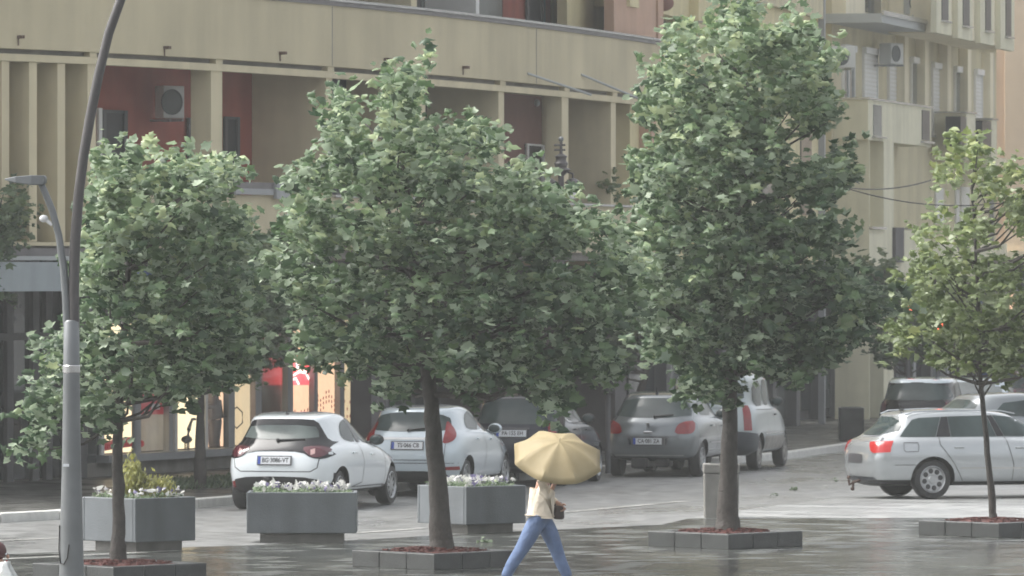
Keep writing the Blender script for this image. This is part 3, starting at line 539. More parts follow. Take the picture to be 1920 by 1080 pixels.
def crown_points(blobs,s,base,n,depth,seed):
    """blobs in photo pixels -> leaf centres around a real 3-D crown; base=(px,Y)"""
    r=np.random.default_rng(seed); px0,Y=base; bl=[]
    x0=(px0-960)*Y/F
    for cx,cy,rx,ry in blobs: bl.append(((cx-960)*Y/F-x0, CH+(HY-cy)*Y/F, rx/s, ry/s))
    bl=np.array(bl); wgt=(bl[:,2]*bl[:,3])**.9; wgt/=wgt.sum(); cx=(bl[:,0]*wgt).sum(); ex=np.abs(bl[:,0]-cx).max()+.3; zc=(bl[:,1]*wgt).sum(); ez=np.abs(bl[:,1]-zc).max()+.3
    nt_=n//11; idx=r.choice(len(bl),nt_,p=wgt); B=bl[idx].copy(); B[:,2:]*=.88
    d=r.normal(size=(nt_,3)); d/=np.linalg.norm(d,axis=1)[:,None]; rad=r.uniform(0,1,nt_)**.5
    prof=np.sqrt(np.clip(1-((B[:,0]-cx)/ex)**2*.8-((B[:,1]-zc)/ez)**2*.5,.12,1))
    T=np.stack([B[:,0]+d[:,0]*rad*B[:,2], r.uniform(-1,1,nt_)*depth*prof+d[:,1]*rad*B[:,2]*.3, B[:,1]+d[:,2]*rad*B[:,3]],1)
    K=11; zc0=bl[:,1].min(); out=np.stack([T[:,0]-cx,T[:,1],(T[:,2]-zc)*.6],1); out/=(np.linalg.norm(out,axis=1)[:,None]+.3); dv=out+np.array((.38,0,.30))+r.normal(size=(nt_,3))*.45; dv/=np.linalg.norm(dv,axis=1)[:,None]
    ln=r.uniform(.18,.50,nt_); tt=r.uniform(-.25,1,(nt_,K)); P=(T[:,None,:]+dv[:,None,:]*(tt*ln[:,None])[:,:,None]+r.normal(size=(nt_,K,3))*np.array((.055,.06,.045))*(1.3-tt[:,:,None]*.5)).reshape(-1,3); tw=np.repeat(r.normal(size=nt_)*.2+ .33+.35*np.clip((T[:,2]-zc)/ez,-.6,1),11)  # tint rises with height: young top leaves plus top light put into the colour
    return P,tw,bl,T
def tree(px,py,label,blobs,n,leafsize,depth,trunk,r0,seed,group,mt='leaf',bark='bark',zbase=.0,Y=None,simple=False,hangs=()):
    if Y is None: Y=F*(CH-zbase)/(py-HY)
    s=F/Y; x0=(px-960)/s
    t=thing('tree',label,'tree',(x0,Y,zbase),0,group)
    P,tw,bl,T=crown_points(blobs,s,(px,Y),n,depth,seed); P[:,2]-=zbase; T=T.copy(); T[:,2]-=zbase
    rr=random.Random(seed)
    pts=[Vector((0,0,-.05))]+[Vector(((a-px)/s,0,CH+(HY-b_)*Y/F-zbase)) for a,b_ in trunk]
    rad=[r0*1.25]+[r0*(1-.8*(i+1)/len(trunk)) if i else r0*.98 for i in range(len(trunk))]
    # resample trunk for a slightly uneven stem
    fine=[];fr_=[]
    for i in range(len(pts)-1):
        for k in range(5):
            q=pts[i].lerp(pts[i+1],k/5); fine.append(q+Vector((rr.gauss(0,.006),rr.gauss(0,.006),0))*(1 if k or i else 0)); fr_.append(rad[i]+(rad[i+1]-rad[i])*k/5)
    fine.append(pts[-1]); fr_.append(max(.012,rad[-1])); mb=MB(); mb.tube(fine,[a*(1+rr.uniform(-.06,.06)) for a in fr_],12); mb.build('trunk',M[bark],t,smooth=True)
    mb=MB(); crownz=[p for p in fine if p.z>(fine[-1].z-fine[0].z)*.34]
    for j in rr.sample(range(len(T)),min(len(T),70)):
        e=Vector(T[j]); st=min(crownz,key=lambda q:(q-e).length+ (max(0,q.z-e.z+.35))*3)
        if (e-st).length<.3: continue
        m1=st.lerp(e,.45)+Vector((rr.gauss(0,.06),rr.gauss(0,.06),-.10*(e-st).length)); L_=(e-st).length
        mb.tube([st,m1,e],[.012+.014*L_,.008+.008*L_,.005],5)
    mb.build('branches',M[bark],t,smooth=True)
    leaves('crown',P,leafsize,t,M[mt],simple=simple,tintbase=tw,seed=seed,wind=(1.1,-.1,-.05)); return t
T1=[(230,345,75,55),(330,340,75,42),(395,345,40,35),(270,440,110,85),(390,460,75,75),(200,520,55,70),(300,570,120,75),(415,580,70,75),(170,650,60,55),(112,660,42,42),(260,680,90,60),(400,675,75,50),(88,770,38,60),(75,825,25,30),(150,740,45,55),(330,725,60,28),(200,750,30,60),(205,410,40,60)]
T2=[(748,165,36,30),(745,215,46,42),(648,215,34,36),(648,275,38,42),(765,270,60,50),(860,262,55,28),(905,272,28,24),(700,340,85,60),(592,350,50,38),(810,350,90,60),(910,350,60,40),(1000,385,50,42),(955,350,42,36),(960,400,60,50),(600,430,75,55),(720,450,110,70),(860,450,120,80),(1000,450,90,70),(1085,430,50,45),(1135,490,42,45),(535,510,52,45),(620,540,95,60),(760,560,120,80),(900,570,120,80),(1040,560,95,70),(1130,590,45,40),(1172,580,18,20),(605,640,52,50),(700,655,90,60),(830,670,100,60),(960,675,100,60),(1075,650,60,60),(1100,690,35,28),(880,722,60,25),(1010,730,50,25),(740,715,40,25),(800,130,14,12)]
T3=[(1385,45,38,30),(1300,85,50,35),(1400,110,85,55),(1500,120,62,55),(1482,72,42,30),(1258,150,42,40),(1360,190,110,55),(1490,190,72,55),(1225,200,45,42),(1300,240,105,50),(1400,250,70,45),(1320,290,95,50),(1420,320,60,40),(1520,225,36,38),(1240,330,72,60),(1340,345,95,55),(1500,350,72,42),(1560,320,32,36),(1240,430,75,70),(1380,440,120,80),(1520,440,72,60),(1205,520,48,55),(1300,540,110,80),(1440,540,120,80),(1560,530,55,55),(1620,560,40,34),(1655,570,18,18),(1265,620,78,60),(1380,640,110,60),(1500,635,80,50),(1585,610,45,45),(1310,700,52,38),(1290,735,22,22),(1440,680,75,26),(1530,668,38,24),(1345,715,14,45)]
T4=[(1820,290,42,20),(1775,330,34,24),(1855,345,40,34),(1750,425,38,26),(1900,400,42,42),(1960,450,60,60),(1820,440,45,40),(1760,500,62,40),(1860,530,85,55),(1950,540,60,60),(1725,560,36,32),(1800,600,85,45),(1910,620,90,50),(1705,635,34,32),(1780,665,50,28),(1880,675,55,26),(1990,600,60,70),(1930,360,20,30)]
GT='trees planted along the plaza'
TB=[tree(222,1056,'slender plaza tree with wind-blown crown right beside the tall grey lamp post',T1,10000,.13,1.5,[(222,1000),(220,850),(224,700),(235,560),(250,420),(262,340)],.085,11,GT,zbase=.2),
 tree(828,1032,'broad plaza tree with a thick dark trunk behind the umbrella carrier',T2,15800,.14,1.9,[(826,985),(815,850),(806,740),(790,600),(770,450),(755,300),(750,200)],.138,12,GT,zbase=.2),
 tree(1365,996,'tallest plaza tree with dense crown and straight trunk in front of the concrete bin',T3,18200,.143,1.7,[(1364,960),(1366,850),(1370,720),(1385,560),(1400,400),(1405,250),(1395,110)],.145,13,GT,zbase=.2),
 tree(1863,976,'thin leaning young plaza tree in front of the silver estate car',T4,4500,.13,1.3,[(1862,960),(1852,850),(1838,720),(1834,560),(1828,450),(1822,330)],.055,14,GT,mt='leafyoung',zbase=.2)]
GB='trees along the far pavement'
tree(375,916,'thin street tree on the grass strip behind the white hatchback',[(450,520,70,80),(500,600,70,70),(390,600,70,90),(440,680,80,45),(520,480,40,50),(340,660,60,60)],2600,.16,1.4,[(375,850),(376,740),(400,600),(440,500)],.09,21,GB,mt='leafdark',zbase=.12)
tree(-20,930,'dark tree crown cut by the left edge of the picture',[(0,430,48,90),(-60,420,70,110),(20,400,25,50),(-20,520,50,40)],1900,.14,1.3,[(-24,800),(-26,600),(-20,450)],.09,22,GB,mt='leafdark',zbase=.12)
tree(1190,850,'leaning street tree behind the grey hatchback',[(1180,600,60,70),(1220,640,50,40),(1150,650,40,50),(1135,355,25,25),(1230,560,60,60),(1150,540,50,50)],1500,.17,1.3,[(1190,780),(1210,700),(1212,620),(1190,560)],.11,23,GB,mt='leafdark',zbase=.12)
tree(1700,800,'street tree in front of the shops behind the dark hatchback',[(1660,520,60,45),(1620,560,60,50),(1700,580,60,70),(1660,640,50,45),(1720,650,50,40),(1600,520,40,40)],1500,.19,1.4,[(1702,740),(1704,650),(1690,560)],.12,24,GB,mt='leafdark',Y=150,zbase=.12)
tree(1812,800,'leafy street tree far right above the parked car roofs',[(1790,580,60,50),(1850,600,70,60),(1920,600,60,60),(1820,660,60,40),(1900,670,60,40),(1770,640,40,40),(1960,640,50,60)],1900,.19,1.4,[(1805,740),(1825,660),(1840,600)],.13,25,GB,mt='leafyoung',Y=152,zbase=.12)

# ---------------------------------------------------------------- tree boxes
def tree_box(px,py,label,seed):
    Y=F*(CH-.2)/(py-HY); x=(px-960)*Y/F; t=thing('tree_planter',label,'tree planter',(x,Y,0),0,'concrete tree boxes on the plaza')
    a,b_,wl=1.02,1.18,.16; P=[(-a,0),(0,-b_),(a,0),(0,b_)]; Q=[(-a+wl*1.3,0),(0,-b_+wl*1.4),(a-wl*1.3,0),(0,b_-wl*1.4)]
    mb=MB()
    for i in range(4):
        j=(i+1)%4; p0,p1,q0,q1=[Vector((*v,0)) for v in(P[i],P[j],Q[i],Q[j])]
        for k in range(3):
            t0=k/3; t1=(k+1)/3-.004*(k<2); c=[p0.lerp(p1,t0),p0.lerp(p1,t1),q0.lerp(q1,t1),q0.lerp(q1,t0)]; mb.hexa([(v.x,v.y,0) for v in c]+[(v.x,v.y,.205) for v in c])
    mb.build('concrete_rim',M['darkconcrete'],t,bevel=.012)
    r_=random.Random(seed); mb=MB(); n_=9
    g=[[None]*(n_+1) for _ in range(n_+1)]
    for i in range(n_+1):
        for j in range(n_+1):
            u,v=i/n_*2-1,j/n_*2-1; s_=.99; q=Vector((Q[2][0]*(u+v)/2*s_,Q[3][1]*(v-u)/2*s_,0)); h=.165+.05*max(0,1-(q.length/.8)**2)+r_.uniform(-.012,.012); g[i][j]=len(mb.v); mb.v.append((q.x,q.y,h))
    for i in range(n_):
        for j in range(n_): mb.f.append((g[i][j],g[i+1][j],g[i+1][j+1],g[i][j+1])); mb.m.append(0)
    for _ in range(170):
        a_=r_.uniform(0,2*PI); rr=r_.uniform(.05,.72); c=Vector((math.cos(a_)*rr*.9,math.sin(a_)*rr,.195+.045*max(0,1-(rr/.8)**2))); mb.box(c,(r_.uniform(.03,.08),r_.uniform(.02,.04),.02),r_.uniform(0,3))
    mb.build('red_mulch',M['mulch'],t)
tree_box(224,1056,'dark concrete tree box with red mulch beside the lamp post foot',1); tree_box(816,1032,'dark concrete tree box with red mulch next to the walking person',2)
tree_box(1360,996,'dark concrete tree box with red mulch under the tallest plaza tree',3); tree_box(1861,976,'dark concrete tree box with red mulch in front of the silver estate car',4)
# ---------------------------------------------------------------- flower planters
def planter(px,py,label,rz,dims,h0,flab,seed,shrub=False):
    p=G(px,py); t=thing('flower_planter',label,'planter',(p.x,p.y,0),rz,'grey flower planters between plaza and road')
    w_,d_,h=dims; mb=MB(); z0=.13; wl=.05
    mb.box((0,-d_/2+wl/2,(z0+h)/2),(w_,wl,h-z0)); mb.box((0,d_/2-wl/2,(z0+h)/2),(w_,wl,h-z0)); mb.box((-w_/2+wl/2,0,(z0+h)/2),(wl,d_-2*wl-.002,h-z0)); mb.box((w_/2-wl/2,0,(z0+h)/2),(wl,d_-2*wl-.002,h-z0)); mb.box((0,0,z0+.02),(w_-2*wl-.002,d_-2*wl-.002,.04))
    mb.build('trough',M['planter'],t,bevel=.012)
    mb=MB(); mb.box((0,0,.064),(w_*.76,d_*.76,.128)); mb.build('base',M['concrete'],t)
    mb=MB(); mb.box((0,0,h-.09),(w_-2*wl-.004,d_-2*wl-.004,.06)); mb.build('soil',M['soil'],t)
    # pansies: foliage and petals
    r=np.random.default_rng(seed); n_=1500; q=r.uniform(-1,1,(n_,2))*np.array((w_/2-.08,d_/2-.08)); z=h-.06+r.uniform(0,.10,n_)+.03*np.sin(q[:,0]*9)
    P=np.stack([q[:,0],q[:,1],z],1); f=leaves('pansy_foliage',P,.06,None,M['leaf'],wind=(.3,0,.6),simple=True,seed=seed); f.location=(p.x,p.y,0); f.rotation_euler=(0,0,rz); tag(f,flab[0],'plants',kind='stuff')
    n_=230; q=r.uniform(-1,1,(n_,2))*np.array((w_/2-.1,d_/2-.1)); cl=np.sin(q[:,0]*7+seed)+np.sin(q[:,1]*9)>-.9; q=q[cl]; n_=len(q); P=np.stack([q[:,0],q[:,1],h+.02+r.uniform(0,.10,n_)],1)
    tb=np.where(r.uniform(size=n_)<.33,.0,.75); f=leaves('pansies',P,.085,None,M['petal'],wind=(.2,0,.2),up=.2,simple=False,tintbase=tb,seed=seed+3); f.location=(p.x,p.y,0); f.rotation_euler=(0,0,rz); tag(f,flab[1],'flowers',kind='stuff')
    if shrub:
        sh=thing('shrub','yellow-green feathery shrub rising from the leftmost flower planter','shrub',(p.x,p.y,h-.06)); pts=[]
        for k,(cx,cz,rx,rz_,m_) in enumerate([(-.10,.30,.16,.34,520),(.0,.18,.26,.24,520),(.26,.14,.26,.20,560),(-.02,.38,.06,.16,250),(.3,.1,.12,.12,300),(-.2,.1,.1,.12,250)]):
            d=r.normal(size=(m_,3)); d/=np.linalg.norm(d,axis=1)[:,None]; pts.append(np.array((cx,0,cz))+d*(r.uniform(0,1,(m_,1))**.7*r.uniform(.7,1.25,(m_,1)))*np.array((rx,.22,rz_)))
        leaves('foliage',np.concatenate(pts),.075,sh,M['shrub'],wind=(.25,0,1.2),simple=True,seed=5)
        mb=MB()
        for k in range(14): a_=k*2.4; mb.tube([(0,0,-.02),(math.cos(a_)*.05-.03,math.sin(a_)*.05,.12),(math.cos(a_)*.14-.03,math.sin(a_)*.12,.3)],[.008,.006,.003],5)
        mb.build('stems',M['bark'],sh)
planter(260,1032,'grey square planter turned corner-on with a yellow-green shrub, leftmost of the three',R(45),(1.05,1.05,.70),0,('green leaves of pansies in the leftmost planter','white pansies around the yellow-green shrub'),31,True)
planter(567,1016,'grey rectangular planter in front of the white hatchback',R(0),(1.47,.85,.68),0,('green leaves of pansies in the planter before the white hatchback','white and violet pansies in front of the white hatchback'),32)
planter(884,998,'grey planter behind the thick tree trunk and the walking person',R(40),(1.08,1.08,.66),0,('green leaves of pansies beside the walking person','white and violet pansies beside the walking person'),33)
# ---------------------------------------------------------------- street furniture
p=G(1352,971); t=thing('litter_bin','square rough concrete litter bin behind the tallest plaza tree trunk','litter bin',(p.x,p.y,0))
mb=MB(); mb.box((0,0,.33),(.50,.5,.66),0,0,1.03); mb.build('body',M['concrete'],t,bevel=.02); mb=MB(); mb.box((0,0,.735),(.535,.535,.14)); mb.build('top_collar',M['concrete'],t,bevel=.02); mb=MB(); mb.box((0,0,.8025),(.33,.33,.012)); mb.build('opening',M['black'],t)
p=G(1596,826,.12); t=thing('stone_box','plain grey stone box on the pavement left of the dark hatchback','planter box',(p.x,p.y,.12))
mb=MB(); mb.box((0,0,.35),(.52,.52,.70)); mb.build('body',M['darkconcrete'],t,bevel=.02); mb=MB(); mb.box((0,0,.703),(.4,.4,.012)); mb.build('soil',M['soil'],t)
p=G(253,893,.12); t=thing('lamp_bollard','slim grey post with flared cap in front of the lit shop','post',(p.x,p.y,.12))
mb=MB(); mb.lathe([(.07,0),(.07,.04),(.05,.06),(.045,1.3),(.045,1.36)],n=14); mb.build('shaft',M['greyframe'],t,smooth=True); mb=MB(); mb.lathe([(.05,1.36),(.10,1.42),(.105,1.47),(.03,1.50),(0.001,1.51)],n=14); mb.build('cap',M['canopygrey'],t,smooth=True)
# tall lamp post: Y 132
YL=66.; sL=F/YL
def L(px,py): return W3(px,py,YL)
x0=(134-960)/sL; lp=thing('street_lamp','tall grey lamp post with curved twin arms at the left','street lamp',(x0,YL,0))
mb=MB(); q=lambda r,py: (r,CH+(HY-py)/sL); mb.lathe([(.15,0),(.15,.02),(.13,.03),q(.125,1080),q(.108,950),q(.094,860),q(.084,720),q(.078,604),q(.06,600)],n=28)
mb.build('lower_shaft',M['pole'],lp,smooth=True)
mb=MB(); a=q(.086,700); b_=q(.086,686); mb.lathe([(.080,a[1]),(.090,a[1]+.01),(.090,b_[1]),(.080,b_[1]+.01)],n=24); mb.build('clamp_band',M['chrome'],lp,smooth=True)
def rel(px,py,dy=0): v=L(px,py); return (v.x-x0,dy,v.z)
mb=MB(); mb.tube([rel(x,y) for x,y in((139,615),(138,540),(141,450),(148,360),(157,290),(169,220),(185,140),(204,62),(228,-5),(262,-80),(310,-150),(370,-200))],[.055,.055,.053,.052,.05,.05,.049,.048,.047,.045,.04,.035],14); mb.build('long_arm',M['poledark'],lp,smooth=True)
mb=MB(); c=rel(400,-212); mb.box(c,(.45,.18,.05)); mb.build('lamp_head',M['pole'],lp,bevel=.03)
mb=MB(); mb.tube([rel(x,y) for x,y in((126,610),(124,560),(119,500),(110,440),(98,395),(84,360),(77,344))],[.042,.04,.038,.037,.036,.034,.032],12); mb.build('short_arm',M['pole'],lp,smooth=True)
mb=MB(); vs=[]; 
for (px,z0,z1,hw) in((9,335,338,.03),(30,331,343,.09),(60,329,347,.12),(84,329,346,.11),(87,333,342,.08)):
    for (s_,y_) in((-1,z1),(1,z1),(1,z0),(-1,z0)): r_=rel(px,y_); vs.append((r_[0],s_*hw,r_[2]))
mb.add(vs,[(0,1,2,3),(19,18,17,16)]+[(4*i+k,4*i+(k+1)%4,4*i+4+(k+1)%4,4*i+4+k) for i in range(4) for k in range(4)]); mb.build('led_head',M['pole'],lp,bevel=.006)
mb=MB(); mb.ball(rel(82,410),(.045,.04,.038)); mb.tube([rel(84,410),rel(98,422)],.02,8); mb.build('camera_dome',M['whiteplastic'],lp,smooth=True)
mb=MB(); r_=rel(125,872); mb.box((r_[0],-.098,r_[2]),(.06,.006,.028)); mb.build('sticker',M['signwhite'],lp)
mb=MB(); cb=[rel(x,y,-d) for x,y,d in((112,985,.03),(111,1030,.04),(114,1056,.07),(121,1057,.115),(128,1045,.13),(131,1020,.128))]; mb.tube(cb,.007,6); mb.build('cable',M['black'],lp,smooth=True)
# ornate lantern post
YO=112.; sO=F/YO; x0=(1052-960)/sO; op=thing('ornate_lamp','dark historic lamp post with ball finial and hanging lanterns before the red balcony','street lamp',(x0,YO,.12))
def ro(px,py,dy=0): v=W3(px,py,YO); return Vector((v.x-x0,dy,v.z-.12))
zz=lambda py: CH+(HY-py)/sO-.12
mb=MB(); mb.lathe([(.16,0),(.16,.3),(.09,.4),(.07,.6),(.06,zz(420)),(.09,zz(400)),(.05,zz(380)),(.05,zz(330)),(.12,zz(322)),(.17,zz(318)),(.10,zz(314)),(.12,zz(306)),(.09,zz(302)),(.09,zz(296)),(.11,zz(293)),(.03,zz(288)),(.022,zz(270)),(.03,zz(266))],n=16); mb.build('post',M['poledark'],op,smooth=True)
mb=MB(); mb.ball(ro(1052,261),.045,14,10); mb.build('finial',M['pole'],op,smooth=True)
mb=MB()
for y_ in(272,281): mb.tube([ro(1039,y_),ro(1060,y_)],.018,8)
mb.tube([ro(1052,330),ro(1063,322),ro(1074,326),ro(1074,338)],.02,8); mb.tube([ro(1052,330),ro(1041,322),ro(1030,326),ro(1030,338)],.02,8); mb.tube([ro(1048,345),ro(1015,325),ro(990,320),ro(990,326)],.02,8); mb.build('scroll_arm',M['poledark'],op,smooth=True)
for k,(a,y_) in enumerate(((1074,345),(1030,345),(990,338))):
    c=ro(a,y_); mb=MB(); mb.lathe([(.02,.10),(.05,.09),(.14,.03),(.15,.02),(.09,.0)],c,14); o=mb.build('lantern_hood',M['poledark'],op,smooth=True)
    mb=MB(); mb.lathe([(.105,0),(.11,-.02),(.06,-.24),(.03,-.25)],c,14); g=mb.build('lantern_glass',M['whiteplastic'],op,smooth=True)
# traffic lights / red signals
for k,(px,py,Y,lab,r_) in enumerate([(1759,609,138,'right-hand far traffic light glowing orange red among the foliage',.06),(1703,577,140,'left-hand far traffic light glowing orange red among the foliage',.06),(1140,680,116,'small red light glowing between the broad tree and the dark shop pillars',.035)]):
    v=W3(px,py,Y); t=thing('traffic_light',lab,'traffic light',(v.x,Y,.12),0,'red signals seen through the trees')
    mb=MB(); mb.tube([(0,.12,0),(0,.12,v.z+.1)],.05,10); mb.build('pole',M['darkframe'],t); mb=MB(); mb.box((0,.03,v.z-.12-.22),(.22,.14,.68)); mb.build('housing',M['black'],t,bevel=.02)
    mb=MB(); mb.lathe([(.001,-.05),(r_*1.3,-.05),(r_*1.5,-.04)],(0,0,v.z-.12),16,'Y'); mb.build('red_lens',M['signalred'],t)
# overhead cables
for k,(a,b_,sag,lab) in enumerate([((1380,352),(1560,346),.1,None),((1560,347),(1745,338),.12,0),((1560,344),(1990,356),.35,1),((1640,350),(1700,352),.0,None),((1865,320),(2000,338),.05,2)]):
    if lab is None: continue
    p=W3(a[0],a[1],120); q_=W3(b_[0],b_[1],124); pts=[p.lerp(q_,i/12)-Vector((0,0,sag*4*(i/12)*(1-i/12))) for i in range(13)]; mb=MB(); mb.tube(pts,.012,5)
    tag(mb.build('overhead_cable',M['black'],loc=p),['shorter upper overhead cable crossing the sage building','long lower overhead cable sagging past the sage building','overhead cable crossing the pink building'][lab],'cable','overhead cables')
# small fallen leaf clumps on the wet road
for k,(px,py,sc_,lab) in enumerate([(1453,930,.05,'left of the three small leaf clumps on the wet road'),(1490,921,.065,'middle and largest leaf clump on the wet road'),(1568,904,.045,'small leaf clump nearest the silver estate car bumper'),(905,1018,.06,'leaf clump on the plaza edge beside the trunk')]):
    p=G(px,py); r=np.random.default_rng(k); P=r.normal(size=(9,3))*np.array((.03,.03,.02))+np.array((0,0,sc_*.45)); o=leaves('fallen_leaves',P,sc_*1.1,None,M['leafdark'],seed=k); o.location=(p.x,p.y,.008); tag(o,lab,'leaves','fallen leaf clumps')
# grass on the verge
r=np.random.default_rng(3); n_=3500; a=G(300,915,.12); b_=G(470,905,.12); tt=r.uniform(0,1,n_); P=np.stack([a.x+(b_.x-a.x)*tt+r.normal(size=n_)*.12,a.y+(b_.y-a.y)*tt+r.normal(size=n_)*.9,.12+r.uniform(0,.10,n_)],1)
o=leaves('grass',P,.12,None,M['leafdark'],wind=(.3,0,1.2),simple=True,seed=4); o['kind']='stuff'; tag(o,'tufts of grass and weeds on the pavement verge','grass')
# ---------------------------------------------------------------- cars
def chaikin(P,n=2):
    for _ in range(n): P=[q for i in range(len(P)) for q in ((P[i][0]*.75+P[(i+1)%len(P)][0]*.25,P[i][1]*.75+P[(i+1)%len(P)][1]*.25),(P[i][0]*.25+P[(i+1)%len(P)][0]*.75,P[i][1]*.25+P[(i+1)%len(P)][1]*.75))]
    return P
def interp(T,t):
    for (a,va),(b_,vb) in zip(T,T[1:]):
        if t<=b_: return va+(vb-va)*max(0,(t-a))/(b_-a)
    return T[-1][1]
def body_obj(rings,axles,wr):
    mb=MB(); n_=None
    for rg in rings:
        yr,yf,hw,z=rg[:4]; cr=rg[4] if len(rg)>4 else .32; cf=rg[5] if len(rg)>5 else .5; tr=rg[6] if len(rg)>6 else .95; tf=rg[7] if len(rg)>7 else .9
        if not isinstance(z,list): z=[(0,z),(1,z)]
        h=[(0,yr),(.45*hw*tr,yr+.03*cr),(.8*hw*tr,yr+cr*.18),(hw*tr,yr+cr)]+[(hw,yr+cr+(yf-cf-yr-cr)*t) for t in(.2,.4,.6,.8)]+[(hw*tf,yf-cf),(.8*hw*tf,yf-cf*.25),(.45*hw*tf,yf-.05*cf),(0,yf)]
        ring=h+[(-x,y) for x,y in h[-2:0:-1]]; n_=len(ring)
        mb.v+=[(x,y,interp(z,(y-yr)/(yf-yr))) for x,y in ring]
    k=len(rings); H=12
    for i in range(k-1):
        for j in range(n_): mb.f.append((i*n_+j,i*n_+(j+1)%n_,(i+1)*n_+(j+1)%n_,(i+1)*n_+j))
    for base,rev in((0,True),((k-1)*n_,False)):
        for j in range(H-1):
            a,b_=base+j,base+j+1; c,d=base+(n_-j-1)%n_ ,base+(n_-j)%n_
            f=[a,b_,c,d] if j and j+1<H-1 else ([a,b_,c] if j==0 else [a,b_,d])
            mb.f.append(tuple(f[::-1] if rev else f))
    mb.m=[0]*len(mb.f); return mb
def car(name,label,cat,S,loc,th,group='parked and passing cars'):
    t=thing(name,label,cat,(loc[0],loc[1],0),-th,group); pm=M[S['paint']]; L_,W_=S['L'],S['W']; wr=S['wr']; ax=S['ax']
    mb=body_obj(S['rings'],ax,wr); ob=mb.build('body',[pm,M['black']],None)
    sub=ob.modifiers.new('s','SUBSURF'); sub.levels=sub.render_levels=2; apply_mods(ob)
    bm=bmesh.new(); bm.from_mesh(ob.data); bvh=BVHTree.FromBMesh(bm); bm.free()
    cuts=[]
    for ay in ax:
        for sx in(-1,1):
            c=MB(); c.lathe([(wr+.055,-.17),(wr+.055,.3)],(sx*(W_/2-.08),ay,wr),28,'X'); co=c.build('cut',M['black']); cuts.append(co)
            md=ob.modifiers.new('b','BOOLEAN'); md.operation='DIFFERENCE'; md.object=co; md.solver='EXACT'
    apply_mods(ob)
    for c in cuts: me=c.data; bpy.data.objects.remove(c); bpy.data.meshes.remove(me)
    me=ob.data
    if not any(m==M['black'] for m in me.materials): me.materials.append(M['black'])
    bi=[i for i,m in enumerate(me.materials) if m==M['black']][0]
    for p in me.polygons:
        p.use_smooth=True; c=p.center
        for ay in ax:
            r_=math.hypot(c.y-ay,c.z-wr)
            if r_<wr+.07 and abs(c.x)<W_/2-.03 and (abs(r_-(wr+.055))<.03 or abs(abs(c.x)-(W_/2-.25))<.02): p.material_index=bi
        if c.z<.33 and p.normal.z<-.5: p.material_index=bi
    me.set_sharp_from_angle(angle=R(50)); ob.parent=t
    def project(P2,face,off):
        out=[]
        for a,b_ in P2:
            if face=='rear': o,d=Vector((a,-2,b_)),Vector((0,1,0))
            elif face=='wrap':
                u=abs(a); hw_=W_/2; ph=math.atan(u/1.0) if u<hw_ else math.atan2(hw_,1-(u-hw_)); dr=Vector((math.copysign(math.sin(ph),a),-math.cos(ph),0)); o,d=Vector((0,1,b_))+dr*3,-dr
            elif face=='front': o,d=Vector((a,L_+2,b_)),Vector((0,-1,0))
            elif face=='L': o,d=Vector((-3,a,b_)),Vector((1,0,0))
            else: o,d=Vector((3,a,b_)),Vector((-1,0,0))
            h,nn,_,_=bvh.ray_cast(o,d)
            if h is None: out.append(None); continue
            if nn.dot(d)>0: nn=-nn
            if (face=='rear' and h.y>.62+(.35 if b_>1.0 else 0)) or (face in 'LR' and abs(h.x)<W_*.22): out.append(None); continue
            out.append(h+nn*off)
        return out
    def patch(nm,poly,face,m,off=.006,smooth=0,grid=.07,parent=t,lab=None):
        if smooth: poly=chaikin(poly,smooth)
        if 'light' in nm: grid=.03
        bm=bmesh.new(); bm.faces.new([bm.verts.new((a,b_,0)) for a,b_ in poly])
        xs=[a for a,_ in poly]; ys=[b_ for _,b_ in poly]
        for ax_,(lo,hi) in enumerate(((min(xs),max(xs)),(min(ys),max(ys)))):
            nn=Vector((1,0,0)) if ax_==0 else Vector((0,1,0)); v=lo+grid
            while v<hi-1e-3:
                bmesh.ops.bisect_plane(bm,geom=bm.verts[:]+bm.edges[:]+bm.faces[:],plane_co=nn*v,plane_no=nn); v+=grid
        bmesh.ops.triangulate(bm,faces=bm.faces[:])
        P=project([(v.co.x,v.co.y) for v in bm.verts],face,off); bad=[]
        for v,p in zip(bm.verts,P):
            if p is None: bad.append(v)
            else: v.co=p
        bmesh.ops.delete(bm,geom=bad,context='VERTS')
        if not bm.faces: bm.free(); return None
        bmesh.ops.recalc_face_normals(bm,faces=bm.faces[:])
        # make the sheet look outward
        f=bm.faces[0]; cen=Vector((0,L_/2,.8)); 
        if f.normal.dot(f.calc_center_median()-cen)<0: bmesh.ops.reverse_faces(bm,faces=bm.faces[:])
        me=bpy.data.meshes.new(nm); bm.to_mesh(me); bm.free(); me.materials.append(M[m]); me.polygons.foreach_set('use_smooth',[True]*len(me.polygons))
        o=newobj(nm,me,parent)
        if lab: o['label']=lab
        return o
    def line(nm,pts,face,wd=.012,m='darkframe'):
        for i in range(len(pts)-1):
            a,b_=Vector(pts[i]),Vector(pts[i+1]); d=(b_-a); nn=Vector((-d.y,d.x)).normalized()*wd/2; n_=max(2,int(d.length/.06))
            if i==0: mb=MB()
            P=project([tuple(a.lerp(b_,k/n_)+s_*nn) for k in range(n_+1) for s_ in(-1,1)],face,.004)
            if any(p is None for p in P): continue
            mb.add(P,[(2*k,2*k+1,2*k+3,2*k+2) for k in range(n_)])
        if mb.v: mb.build(nm,M[m],t)
    mirror=lambda P:[(-a,b_) for a,b_ in P]
    for it in S.get('rear',[]):
        nm,m,poly,sm,mi=it[:5]; off=it[5] if len(it)>5 else .006
        patch(nm,poly,'rear',m,off,sm)
        if mi: patch(nm,mirror(poly),'rear',m,off,sm)
    for nm,m,poly,sm,off in S.get('wrap',[]):
        patch(nm,poly,'wrap',m,off,sm)
        if min(a for a,_ in poly)>=0: patch(nm,mirror(poly),'wrap',m,off,sm)
